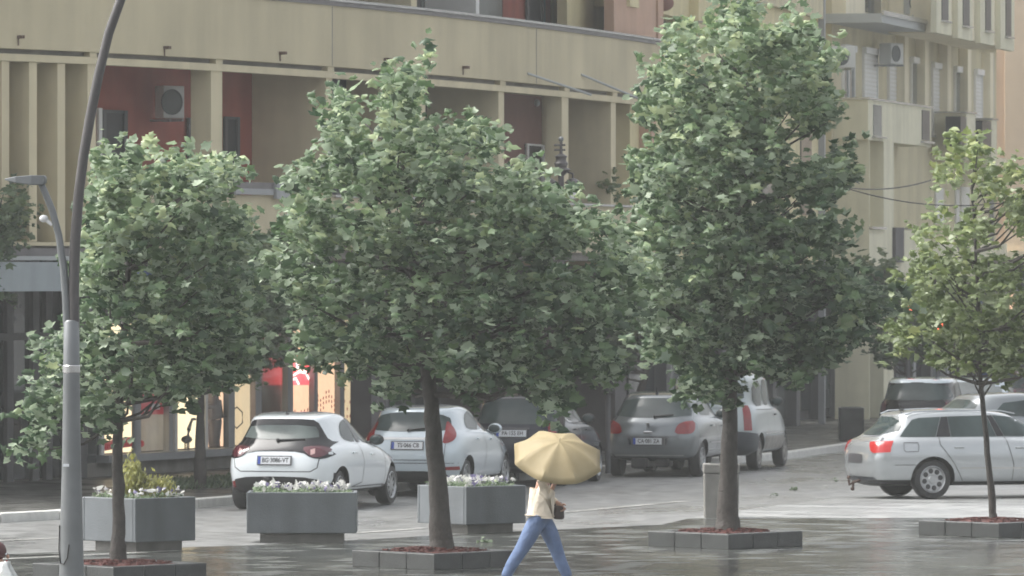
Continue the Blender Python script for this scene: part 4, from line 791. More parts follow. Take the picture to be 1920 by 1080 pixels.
    for it in S.get('side',[]):
        nm,m,poly,sm=it[:4]; off=it[4] if len(it)>4 else .006
        for fc in('R','L'): patch(nm,poly,fc,m,off,sm)
    for it in S.get('front',[]):
        nm,m,poly,sm,mi=it[:5]; patch(nm,poly,'front',m,.006,sm)
        if mi: patch(nm,mirror(poly),'front',m,.006,sm)
    for pts,wd in S.get('lines_side',[]):
        for fc in('R','L'): line('panel_gap',pts,fc,wd)
    for pts,wd in S.get('lines_rear',[]): line('panel_gap',pts,'rear',wd)
    for (y,z) in S.get('handles',[]):
        for fc,sx in(('R',1),('L',-1)):
            p=project([(y,z)],fc,.012)[0]; mb=MB(); mb.box((p.x,p.y,p.z),(.035,.17,.03)); mb.build('door_handle',M[S.get('handlemat',S['paint'])],t,bevel=.01)
    if 'mirror' in S:
        y,z=S['mirror']
        for fc,sx in(('R',1),('L',-1)):
            p=project([(y,z)],fc,0)[0]; mb=MB(); mb.ball((p.x+sx*.17,p.y-.02,p.z+.03),(.12,.075,.085),14,10); mb.tube([(p.x-sx*.02,p.y,p.z-.03),(p.x+sx*.12,p.y,p.z)],.03,8); o=mb.build('wing_mirror',M[S.get('mirrormat','black')],t,smooth=True)
            mb=MB(); mb.ball((p.x+sx*.17,p.y-.075,p.z+.03),(.095,.025,.065),14,10); g=mb.build('mirror_glass',M['carglass'],o,smooth=True)
    # plate
    if 'plate' in S:
        z,txt,pw=S['plate']; px_=S.get('platex',0); p=project([(px_,z)],'rear',.02)[0]; q1=project([(px_,z-.05),(px_,z+.05)],'rear',.02)
        tilt=math.atan2(q1[1].y-q1[0].y,.1); MX=Matrix.Translation(p)@Matrix.Rotation(-tilt,4,'X')
        pl=MB(); pl.box((0,0,0),(pw,.02,.115)); pl.v=[tuple(MX@Vector(v)) for v in pl.v]; po_=pl.build('number_plate',M['platewhite'],t)
        pl=MB(); pl.box((0,.004,0),(pw+.03,.02,.145)); pl.v=[tuple(MX@Vector(v)) for v in pl.v]; pl.build('plate_holder',M['darkframe'],t)
        pl=MB(); pl.box((-pw/2+.022,-.011,0),(.044,.004,.112)); pl.v=[tuple(MX@Vector(v)) for v in pl.v]; pl.build('blue_strip',M['plateblue'],po_)
        if txt: text_mb(txt,.098,MX@Matrix.Translation((.02,-.012,0))@Matrix.Rotation(R(90),4,'X')@Matrix.Scale(.86,4,(1,0,0))).build('lettering',M['black'],po_)
    # wheels
    for ay in ax:
        for sx in(-1,1):
            xo=sx*(W_/2-.045); mb=MB(); w2=.2
            prof=[(wr*.60,-.02),(wr*.66,.0),(wr*.93,.0),(wr,-.035),(wr,-w2+.035),(wr*.93,-w2),(wr*.6,-w2)]
            mb.lathe([(r_,h*sx) for r_,h in prof],(xo,ay,wr),36,'X'); wl=mb.build('wheel',M['tyre'],t,smooth=True)
            mb=MB(); mb.lathe([(.001,-.06*sx),(wr*.62,-.06*sx),(wr*.62,-.14*sx)],(xo,ay,wr),28,'X',1)
            mb.lathe([(r_,h*sx) for r_,h in((wr*.62,-.05),(wr*.70,-.002),(wr*.66,.006),(wr*.58,-.02),(wr*.57,-.055))],(xo,ay,wr),36,'X',0)
            if S.get('rimstyle')=='holes':
                mb.lathe([(.001,-.004*sx),(wr*.18,-.004*sx),(wr*.22,-.018*sx),(wr*.59,-.014*sx),(wr*.59,-.03*sx)],(xo,ay,wr),36,'X',0)
                for k in range(8):
                    a=k*PI/4+.2; c=(xo-.0125*sx,ay+wr*.44*math.cos(a),wr+wr*.44*math.sin(a)); mb.lathe([(.001,.002*sx),(wr*.125,.002*sx),(wr*.135,-.004*sx)],c,16,'X',1)
            else:
                ns=S.get('spokes',7)
                for k in range(ns):
                    a=2*PI*k/ns+.3; e1=Vector((0,math.cos(a),math.sin(a))); e2=Vector((0,-math.sin(a),math.cos(a))); c=Vector((xo,ay,wr)); nx=Vector((sx,0,0))
                    q=[c+e1*wr*.1-e2*wr*.09-nx*.05,c+e1*wr*.1+e2*wr*.09-nx*.05,c+e1*wr*.60+e2*wr*.055-nx*.05,c+e1*wr*.60-e2*wr*.055-nx*.05]; mb.hexa(q+[v+nx*(.045 if i<2 else .035) for i,v in enumerate(q)])
                mb.lathe([(.001,.0),(wr*.13,-.004*sx),(wr*.16,-.03*sx)],(xo,ay,wr),20,'X',0)
            mb.build('rim',[M[S.get('rimmat','rim')],M['rimdark']],wl,smooth=True)
    for it in S.get('extra',[]): it(t,project,M)
    return t
def rings(L,W,H,ck=1.,belt=.93,hood=.76,cowl=2.95,head=2.1,rb=.16,rt=.55,mid=None,zb=.22,tum=.74,spoil=0.,shr=.0,nose=0.,rear0=0.):
    """body outline rings; cowl/head: windscreen foot and top; rb/rt: rear window foot and top"""
    h=W/2
    out=[(.28,L-.2,h*.80,zb,.3,.4),(.08,L-.05,h*.96,zb+.06,.3,.38,.96,.94),(.01+rear0,L-.0,h*1.0,zb+.24,.30,.36,.97,.94),(.0+rear0,L-.01,h*1.02,[(0,.70),(1,.62)],.30,.38,.975,.93),
     (.05,L-.10-nose,h*.985,[(0,belt-.06),(.5,belt-.07),(.8,belt-.14),(1,hood-.06)],.30,.45,.965,.90),
     (.09,L-.28-nose,h*.955,[(0,belt+.0),(.5,belt+.0),(.78,belt-.03),(1,hood+.04)],.28,.6,.95,.84),
     (rb-.02,cowl+.35,h*.905,[(0,belt+.055),(.5,belt+.05),(1,(hood+belt)/2+.06)],.28,.6,.94,.84),
     (rb,cowl,h*.875,[(0,belt+.09),(1,belt+.04)],.28,.5,.93,.86),
     (rb+(rt-rb)*.55,cowl+(head-cowl)*.5,h*(.875+tum)/2*1.01,belt+(H-.06-belt)*.55,.26,.4,.93,.88),
     (rt-.06-spoil,head+.06,h*tum*1.0,[(0,H-.11+shr),(.45,H-.055),(1,H-.12)],.22,.3,.95,.92),
     (rt-.01-spoil*.8,head-.06,h*tum*.90,[(0,H-.055+shr),(.45,H-.01),(1,H-.06)],.22,.3,.95,.92),
     (rt+.2,head-.3,h*tum*.62,[(0,H-.02),(.5,H+.008),(1,H-.03)],.2,.3),(rt+.5,head-.6,h*tum*.25,[(0,H-.003),(1,H)],.2,.2)]
    return [r[:4]+(r[4]*ck,)+r[5:] for r in out]
def antenna(y,z,k=.12,col='black'):
    def f(t,project,M):
        mb=MB(); mb.tube([(0,y,z-.02),(0,y-.03,z+k)],[.018,.008],8); mb.ball((0,y+.01,z),(.03,.05,.02)); mb.build('antenna',M[col],t,smooth=True)
    return f
def wiper(x0,z0,x1,z1):
    def f(t,project,M):
        p=project([(x0,z0),((x0+x1)/2,(z0+z1)/2),(x1,z1)],'rear',.022); mb=MB(); mb.tube(p,[.018,.014,.010],6); mb.ball(p[0],.03); mb.build('rear_wiper',M['black'],t,smooth=True)
    return f
winF=lambda hw,z0,z1,tw:[(-hw,z0),(hw,z0),(tw,z1),(-tw,z1)]
# --- white hatchback
SY=dict(L=3.94,W=1.745,wr=.31,ax=(.70,3.25),paint='paintwhite',rings=rings(3.94,1.745,1.49,belt=.95,hood=.80,cowl=3.0,head=2.0,rb=.17,rt=.52,tum=.70,spoil=.10),
 wrap=[('tail_light','darklight',[(.44,.965),(.70,.985),(.87,.985),(1.05,.97),(1.27,.93),(1.12,.90),(.98,.85),(.87,.83),(.73,.815),(.60,.825)],1,.013),('tail_light','clearlight',[(.62,.925),(.72,.945),(.70,.87),(.61,.85)],0,.017)],
 rear=[('hatch_panel','blackgloss',[(0,1.395),(.36,1.39),(.52,1.37),(.60,1.22),(.70,1.06),(.80,1.02),(.865,.97),(.83,.845),(.74,.79),(.58,.80),(.42,.90),(0,.91),(-.42,.90),(-.58,.80),(-.74,.79),(-.83,.845),(-.865,.97),(-.80,1.02),(-.70,1.06),(-.60,1.22),(-.52,1.37),(-.36,1.39)],1,0,.008),
  ('rear_window','hatchglass',[(-.50,1.30),(.50,1.30),(.56,1.20),(.60,1.08),(-.60,1.08),(-.56,1.20)],1,0,.013),
  
  ('lower_bumper','black',[(-.80,.26),(-.74,.40),(-.62,.51),(0,.53),(.62,.51),(.74,.40),(.80,.26)],1,0,.01),('reflector','redlight',[(.66,.36),(.74,.36),(.72,.45),(.66,.45)],0,1,.015)],
 side=[('side_window','carglass',[(1.02,1.09),(1.05,1.24),(1.22,1.34),(1.50,1.375),(1.62,1.02),(1.35,1.03)],1),('side_window','carglass',[(1.58,1.375),(2.08,1.35),(2.45,1.22),(2.85,1.0),(2.80,.975),(1.75,1.01)],1),('window_pillar','blackgloss',[(1.46,1.38),(1.62,1.38),(1.80,1.01),(1.66,1.015)],0,.008),],
 front=[('windscreen','carglass',winF(.68,1.02,1.36,.52),1,0),('grille','black',winF(.5,.35,.5,.55),1,0),('headlight','glasslight',[(.5,.66),(.8,.72),(.78,.8),(.5,.74)],1,1)],
 lines_side=[([(1.62,1.0),(1.72,.75),(1.66,.40),(1.2,.34)],.014),([(2.78,.97),(2.80,.7),(2.78,.38)],.014),([(1.2,.34),(2.78,.34)],.014)],
 lines_rear=[([(-.68,.80),(-.66,.66),(-.56,.60),(.56,.60),(.66,.66),(.68,.80)],.014)],
 handles=[(1.30,.86),(2.15,.82)],mirror=(2.72,1.0),plate=(.765,'BG▯3086-VT'.replace('▯','·'),.52),extra=[antenna(.62,1.46,.05),wiper(0,1.06,.42,1.08)],spokes=9)
def place(px_hub,Y,th,S,right=True):   # position from the right rear wheel hub
    X=(px_hub-960)*Y/F; lx,ly=S['W']/2,S['ax'][0]
    return (X-lx*math.cos(th)-ly*math.sin(th),Y+lx*math.sin(th)-ly*math.cos(th))
th=R(17); car('parked_car','white hatchback with black tailgate panel parked nearest the lit shop','car',SY,place(643,101.2,th,SY),th)
# --- light hatchback behind it
SF_=dict(L=3.95,W=1.72,wr=.31,ax=(.72,3.21),paint='paintpearl',rings=rings(3.95,1.72,1.48,ck=.75,belt=1.0,hood=.80,cowl=3.0,head=2.0,rb=.14,rt=.42,tum=.72,spoil=.06),
 rear=[('rear_window','carglass',[(-.56,1.37),(.56,1.37),(.66,1.12),(.60,1.06),(-.60,1.06),(-.66,1.12)],2,0),
  ('chrome_strip','flash',[(-.56,.965),(.56,.965),(.56,.925),(-.56,.925)],0,0,.01),('reflector','redlight',[(.55,.44),(.80,.44),(.80,.50),(.55,.49)],0,1,.01),('lower_bumper','black',[(-.7,.27),(-.6,.42),(.6,.42),(.7,.27)],1,0)],
 side=[('side_window','carglass',[(.92,1.12),(1.05,1.30),(1.35,1.37),(1.60,1.375),(1.72,1.06),(1.1,1.08)],1),('side_window','carglass',[(1.64,1.375),(2.08,1.35),(2.45,1.22),(2.85,1.02),(2.80,.985),(1.80,1.05)],1)],wrap=[('tail_light','redlight',[(.62,.86),(.66,.98),(.78,1.12),(.92,1.24),(1.08,1.16),(1.14,1.06),(1.02,.96),(.82,.89)],1,.009)],
 front=[('windscreen','carglass',winF(.68,1.04,1.36,.52),1,0)],lines_side=[([(1.72,1.05),(1.80,.75),(1.66,.38)],.014),([(2.78,.97),(2.80,.7),(2.78,.38)],.014)],lines_rear=[([(-.62,.86),(-.60,.60),(.60,.60),(.62,.86)],.012),([(-.8,.55),(.8,.55)],.012)],
 handles=[(1.35,.92),(2.2,.9)],mirror=(2.72,1.03),mirrormat='paintpearl',plate=(.83,'TS·066 CB',.52),extra=[wiper(0,1.07,.36,1.11),antenna(2.0,1.47,.10)],spokes=7)
th=R(14.5); car('parked_car','pale silver-white hatchback with tall red tail lights behind the thick tree trunk','car',SF_,place(880.5,107.6,th,SF_),th)
# --- dark blue car
SM=dict(L=4.1,W=1.72,wr=.315,ax=(.72,3.28),paint='paintnavy',rings=rings(4.1,1.72,1.60,belt=1.02,hood=.85,cowl=3.1,head=2.1,rb=.12,rt=.40,tum=.74,spoil=.05),
 rear=[('rear_window','carglass',[(-.56,1.48),(.56,1.48),(.68,1.14),(.62,1.06),(-.62,1.06),(-.68,1.14)],1,0),('chrome_strip','darkframe',[(-.3,1.0),(.3,1.0),(.3,.97),(-.3,.97)],0,0,.01)],
 side=[('side_window','carglass',[(.70,1.26),(.80,1.40),(1.1,1.48),(1.45,1.50),(1.55,1.10),(1.1,1.12)],1),('side_window','carglass',[(1.52,1.50),(2.1,1.46),(2.5,1.33),(3.0,1.08),(2.95,1.04),(1.64,1.08)],1),('chrome_strip','chrome',[(.66,1.24),(.72,1.24),(1.1,1.10),(1.6,1.065),(2.95,1.025),(2.95,1.0),(1.6,1.035),(1.05,1.07)],0,.009),('roof_strip','chrome',[(1.0,1.50),(2.1,1.49),(2.6,1.33),(3.08,1.07),(3.12,1.07),(2.65,1.35),(2.12,1.52),(1.0,1.53)],0,.009)],
 front=[('windscreen','carglass',winF(.68,1.1,1.46,.54),1,0)],lines_side=[([(1.62,1.05),(1.68,.75),(1.55,.38)],.012),([(2.9,1.0),(2.92,.7),(2.9,.38)],.012)],handles=[(1.3,.95),(2.2,.93)],mirror=(2.85,1.08),plate=(.90,'PA·155 EH',.52),spokes=7,extra=[antenna(.6,1.57,.1)],wrap=[('tail_light','redlight',[(.70,.86),(.72,1.06),(.95,1.08),(.98,.88)],1,.01)])
th=R(13); car('parked_car','dark blue tall hatchback half hidden behind the beige umbrella','car',SM,place(1068,112.9,th,SM),th)
# --- grey hatchback with lion badge shape
def badge(t,project,M):
    p=project([(0,.905)],'rear',.012)[0]; mb=MB()
    for a,b_ in(((-.035,.035),(.02,.05)),((.02,.05),(-.01,.0)),((-.01,.0),(.03,-.03)),((-.01,.0),(-.03,-.05)),((.0,.02),(.035,.01))): mb.tube([p+Vector((a[0],-.004,a[1])),p+Vector((b_[0],-.004,b_[1]))],.011,6)
    mb.build('badge',M['chrome'],t); p=project([(0,.80)],'rear',.012)[0]; mb=MB(); mb.box(p,(.17,.03,.045)); mb.build('tailgate_handle',M['chrome'],t,bevel=.015)
    for s_ in(-1,1): q=project([(s_*.32,.64)],'rear',.012)[0]; mb=MB(); mb.box(q,(.035,.02,.11)); mb.build('plate_edge',M['chrome'],t)
    mb=MB(); mb.box((-.18,.35,.25),(.32,.5,.2)); mb.build('spare_wheel_well',M['black'],t,bevel=.05); mb=MB(); mb.box((.22,.35,.26),(.26,.4,.16)); mb.build('silencer',M['black'],t,bevel=.04)
SP=dict(L=4.2,W=1.75,wr=.31,ax=(.78,3.39),paint='paintlead',rings=rings(4.2,1.75,1.51,belt=.99,hood=.84,cowl=3.15,head=2.2,rb=.16,rt=.62,tum=.72,zb=.28,spoil=.02),
 rear=[('rear_window','carglass',[(-.54,1.40),(.54,1.40),(.66,1.20),(.70,1.06),(-.70,1.06),(-.66,1.20)],1,0),('lower_bumper','bumperdark',[(-.72,.30),(-.66,.36),(.66,.36),(.72,.30)],0,0),('bumper_strip','flash',[(-.62,.405),(.62,.405),(.62,.385),(-.62,.385)],0,0,.01),('plate_recess','darkframe',[(-.38,.72),(.38,.72),(.34,.57),(-.34,.57)],0,0,.005)],
 side=[('side_window','carglass',[(.90,1.10),(.98,1.30),(1.3,1.395),(1.65,1.41),(1.80,1.08),(1.2,1.09)],1),('side_window','carglass',[(1.72,1.41),(2.25,1.37),(2.7,1.22),(3.0,1.05),(2.95,1.02),(1.90,1.06)],1),('door_strip','chrome',[(1.2,.62),(3.0,.60),(3.0,.575),(1.2,.595)],0,.01)],wrap=[('tail_light','redlight',[(.50,.775),(.54,.90),(.64,.965),(.86,1.0),(1.20,1.0),(1.12,.86),(.98,.785),(.75,.77)],1,.009)],
 front=[('windscreen','carglass',winF(.68,1.06,1.38,.54),1,0)],lines_side=[([(1.84,1.06),(1.92,.75),(1.76,.42)],.012),([(2.95,1.0),(3.0,.7),(2.98,.40)],.012)],lines_rear=[([(-.56,.78),(-.54,.725),(.54,.725),(.56,.78)],.016),([(-.74,.52),(.74,.52)],.01)],
 handles=[(1.45,.90),(2.35,.88)],mirror=(2.9,1.05),mirrormat='paintsilver',plate=(.645,'CA·081 ZA',.52),extra=[badge,wiper(.1,1.065,.42,1.10),antenna(.75,1.49,.12)],spokes=7)
th=R(14); car('parked_car','silver-grey hatchback with red tail lights standing left of the tallest tree trunk','car',SP,place(1322,118.2,th,SP),th)
# --- light van
SV_=dict(L=4.15,W=1.74,wr=.32,ax=(.74,3.44),paint='paintvan',rings=rings(4.15,1.74,1.80,ck=.45,belt=1.12,hood=.95,cowl=3.3,head=2.7,rb=.10,rt=.22,tum=.82,zb=.27,spoil=.0),
 rear=[('rear_window','carglass',[(-.60,1.64),(.60,1.64),(.64,1.24),(-.64,1.24)],1,0),],wrap=[('tail_light','redlight',[(.70,.74),(.71,1.13),(.74,1.20),(.93,1.20),(.95,1.16),(.94,.74)],0,.012),('bumper','bumperdark',[(-1.35,.30),(-1.32,.56),(-1.22,.68),(-.5,.73),(-.42,.58),(.42,.58),(.5,.73),(1.22,.68),(1.32,.56),(1.35,.30)],0,.025)],
 side=[('side_window','carglass',[(.50,1.18),(.55,1.62),(1.30,1.66),(1.36,1.18)],1),('side_window','carglass',[(1.44,1.18),(1.42,1.66),(1.95,1.66),(2.0,1.18)],1),('side_window','carglass',[(2.12,1.17),(2.10,1.65),(2.65,1.60),(3.1,1.28),(3.1,1.14)],1),('door_strip','dirty',[(1.1,.62),(3.1,.60),(3.1,.36),(1.1,.38)],0,.008),('trim_strip','flash',[(1.1,.70),(3.1,.68),(3.1,.64),(1.1,.66)],0,.014)],
 front=[('windscreen','carglass',winF(.70,1.18,1.62,.6),1,0)],lines_side=[([(1.40,1.16),(1.42,.7),(1.38,.36)],.014),([(2.06,1.66),(2.06,.36)],.014),([(.55,1.12),(2.0,1.10)],.014)],lines_rear=[([(0,1.7),(0,.62)],.014)],
 handles=[(2.2,1.0)],handlemat='black',mirror=(3.0,1.2),plate=(.52,None,.52),platex=0,spokes=6,rimmat='dirty')
th=R(12.5); car('parked_van','pale compact van with dark bumper right of the tallest tree trunk','van',SV_,place(1428,122.2,th,SV_),th)
# --- silver estate
def hitch(t,project,M):
    mb=MB(); mb.tube([(0,.2,.32),(0,-.02,.26),(0,-.09,.22),(0,-.10,.30)],.022,8); mb.ball((0,-.10,.335),.032); mb.tube([(0,-.02,.26),(.0,-.03,.18)],.02,8); mb.ball((0,-.035,.155),(.03,.035,.03)); mb.build('tow_hitch',M['rust'],t,smooth=True)
    for s_ in(-1,1):
        mb=MB(); P=[(s_*.55,.66,1.345),(s_*.56,.80,1.40),(s_*.565,1.5,1.425),(s_*.56,2.3,1.405),(s_*.54,2.55,1.36)]; mb.tube(P,.014,6); mb.build('roof_rail',M['paintsilver'],t,smooth=True)
SA=dict(L=4.58,W=1.77,wr=.318,ax=(1.02,3.66),paint='paintsilver',rings=rings(4.58,1.77,1.43,ck=.8,belt=.93,hood=.80,cowl=3.25,head=2.55,rb=.26,rt=.72,tum=.72,zb=.2,spoil=.10),
 rear=[('rear_window','carglass',[(-.50,1.31),(.50,1.31),(.66,1.02),(-.66,1.02)],1,0),('plate_recess','darkframe',[(-.3,.72),(.3,.72),(.3,.58),(-.3,.58)],0,0),('lower_bumper','bumperdark',[(-.7,.26),(-.6,.36),(.6,.36),(.7,.26)],0,0)],
 side=[('quarter_window','carglass',[(.50,1.0),(.75,1.27),(.86,1.30),(1.22,1.315),(1.09,1.0)],0),('rear_door_window','carglass',[(1.36,1.0),(1.34,1.32),(2.02,1.335),(2.14,1.0)],0),('window_pillar','blackgloss',[(1.10,1.0),(1.23,1.315),(1.335,1.32),(1.35,1.0)],0,.007),('window_pillar','blackgloss',[(2.15,1.0),(2.03,1.335),(2.12,1.335),(2.28,1.0)],0,.007),('front_door_window','carglass',[(2.29,1.0),(2.13,1.335),(2.55,1.30),(3.05,1.06),(3.05,.99)],0),
  ('door_strip','flash',[(1.48,.515),(3.35,.50),(3.35,.475),(1.48,.49)],0,.012)],
 wrap=[('tail_light','redlit',[(.48,.92),(1.16,.935),(1.13,.76),(.70,.745),(.60,.78)],0,.01)],
 front=[('windscreen','carglass',winF(.68,.98,1.30,.54),1,0)],lines_side=[([(1.14,.99),(1.14,.88),(1.38,.56),(1.56,.24)],.013),([(1.56,.24),(2.38,.24),(2.40,.55),(2.28,.99)],.013),([(2.40,.24),(3.3,.24),(3.36,.6),(3.2,.93)],.013),([(.36,.555),(.72,.555)],.012),([(.53,.91),(.76,.91),(.77,.86),(.76,.77),(.55,.765),(.52,.80),(.53,.91)],.011),([(.28,.985),(.20,.93)],.012)],
 handles=[(1.46,.83),(2.52,.82)],handlemat='paintsilver',mirror=(3.0,1.0),mirrormat='paintsilver',rimstyle='holes',extra=[hitch,antenna(.80,1.42,.09)])
th=R(72); car('parked_car','silver estate car seen side-on at the right with lit red tail light','car',SA,place(1751,106.0,th,SA),th)
# --- grey car behind the estate
SG=dict(SA); SG['L']=4.4; SG['paint']='paintgrey'; SG['extra']=[]; SG['rings']=rings(4.4,1.75,1.50,belt=1.0,hood=.85,cowl=3.2,head=2.4,rb=.18,rt=.72,tum=.72); SG['rear']=[('rear_window','carglass',[(-.50,1.38),(.50,1.38),(.66,1.08),(-.66,1.08)],1,0)]
SG['wrap']=[('tail_light','redlight',[(.5,.8),(.52,.95),(1.1,.96),(1.05,.82)],0,.01)]; SG['side']=[('side_window','carglass',[(.85,1.12),(1.10,1.33),(1.65,1.385),(1.75,1.08)],0),('side_window','glasslight',[(1.85,1.08),(1.75,1.385),(2.35,1.37),(2.95,1.12),(2.95,1.05)],0)]; SG['lines_side']=[]; SG['plate']=(.7,None,.5)
th=R(66); car('parked_car','grey car parked directly behind the silver estate car','car',SG,((1745-960)*117.5/F,117.5),th)
# --- far cars facing away
SD=dict(L=3.85,W=1.67,wr=.30,ax=(.6,3.05),paint='paintdark',rings=rings(3.85,1.67,1.50,belt=.98,hood=.86,cowl=2.9,head=2.1,rb=.12,rt=.42,tum=.80),
 rear=[('rear_window','carglass',[(-.58,1.38),(.58,1.38),(.72,1.10),(.66,1.03),(-.66,1.03),(-.72,1.10)],1,0),],side=[('side_window','carglass',[(.8,1.08),(.95,1.33),(1.5,1.39),(1.6,1.05)],0),('side_window','carglass',[(1.68,1.05),(1.58,1.39),(2.15,1.35),(2.75,1.03)],0)],
 front=[('windscreen','carglass',winF(.66,1.04,1.38,.56),1,0)],mirror=(2.65,1.02),plate=(.72,None,.5),spokes=6,wrap=[('tail_light','darklight',[(.70,.80),(.72,1.0),(.95,1.02),(.98,.82)],1,.01)])
def paleroof(t,project,M):
    pass
def car_roof(S,t):
    return t
SR=dict(SD); SR['paint']='paintdark'
def roofpatch(t,project,M):
    # pale roof skin following the body
    n_=14; mb=MB(); P=[]
    H_=1.50
    for i in range(n_+1):
        y=.40+(2.0-.40)*i/n_
        for j in range(13):
            x=-.655+1.31*j/12; q=project([(x,1.0)],'rear',0)[0]; P.append((x,y))
    return None
th=R(12); cdk=car('parked_car','dark hatchback with a pale roof seen from behind beyond the silver estate','car',SR,((1715-960)*136/F,136),th)
# its roof is painted pale: recolour the roof faces of this body
bd=[c for c in cdk.children if c.name.startswith('body')][0]; bd.data.materials.append(M['paintpearl']); ri=len(bd.data.materials)-1
for p in bd.data.polygons:
    if p.center.z>1.385: p.material_index=ri
S2=dict(SD); S2['paint']='paintgrey'; S2['rings']=rings(3.95,1.67,1.40,belt=.93,hood=.82,cowl=2.9,head=2.1,rb=.3,rt=.95,tum=.76); S2['rear']=[('rear_window','glasslight',[(-.56,1.30),(.56,1.30),(.66,1.0),(-.66,1.0)],0,0)]; S2['wrap']=[('tail_light','darklight',[(.6,.78),(.62,.92),(.95,.92),(.95,.80)],0,.01)]
S2['side']=[('side_window','glasslight',[(1.0,1.02),(1.2,1.25),(1.6,1.3),(1.65,1.0)],0),('side_window','glasslight',[(1.7,1.0),(1.65,1.3),(2.15,1.27),(2.7,1.0)],0)]; S2['mirror']=(2.6,.98); S2['paint']='paintpearl'
th=R(13); car('parked_car','small pale car just right of the pale-roofed dark hatchback','car',S2,(9.75,141.5),th)
S3=dict(SD); S3['paint']='paintmaroon'; th=R(60); car('parked_car','dark maroon car glimpsed behind the thin leaning tree','car',S3,((1855-960)*150/F,150),th)
# ---------------------------------------------------------------- people
def skin_mesh(name,joints,edges,m,parent,lv=2,root=None):
    me=bpy.data.meshes.new(name); keys=list(joints); me.from_pydata([joints[k][0] for k in keys],[(keys.index(a),keys.index(b_)) for a,b_ in edges],[]); o=newobj(name,me)
    o.modifiers.new('k','SKIN'); sv=me.skin_vertices[0].data
    for i,k in enumerate(keys):
        r_=joints[k][1]; r_=r_ if hasattr(r_,'__len__') else (r_,r_); sv[i].radius=r_; sv[i].use_root=(k==(root or keys[0]))
    s=o.modifiers.new('s','SUBSURF'); s.levels=s.render_levels=lv; apply_mods(o); o.data.materials.clear(); o.data.materials.append(m)
    o.data.polygons.foreach_set('use_smooth',[True]*len(o.data.polygons)); o.parent=parent; return o
V_=Vector
def hand(wr_,dirv,side,palm,parent_joints,edges,tag_,curl=.5):
    """five separate fingers rooted in the palm; dirv = pointing, side = thumb side, palm = palm normal"""
    J=parent_joints; d=V_(dirv).normalized(); s=V_(side).normalized(); n=V_(palm).normalized(); w=V_(wr_)
    J[tag_+'palm']=(w+d*.045,(.030,.018)); edges.append((tag_+'wrist',tag_+'palm'))
    for k,(off,ln) in enumerate(((.027,.065),(.009,.075),(-.009,.07),(-.027,.055))):
        b0=w+d*.085+s*off; c=curl
        J[tag_+'f%d0'%k]=(b0,.0095); J[tag_+'f%d1'%k]=(b0+(d*math.cos(c)+n*math.sin(c))*ln*.5,.0085); J[tag_+'f%d2'%k]=(b0+(d*math.cos(c)+n*math.sin(c))*ln*.5+(d*math.cos(2.2*c)+n*math.sin(2.2*c))*ln*.45,.007)
        edges += [(tag_+'palm',tag_+'f%d0'%k),(tag_+'f%d0'%k,tag_+'f%d1'%k),(tag_+'f%d1'%k,tag_+'f%d2'%k)]
    J[tag_+'t0']=(w+d*.035+s*.045+n*.01,.011); J[tag_+'t1']=(w+d*.065+s*.055+n*.03,.009); edges += [(tag_+'palm',tag_+'t0'),(tag_+'t0',tag_+'t1')]
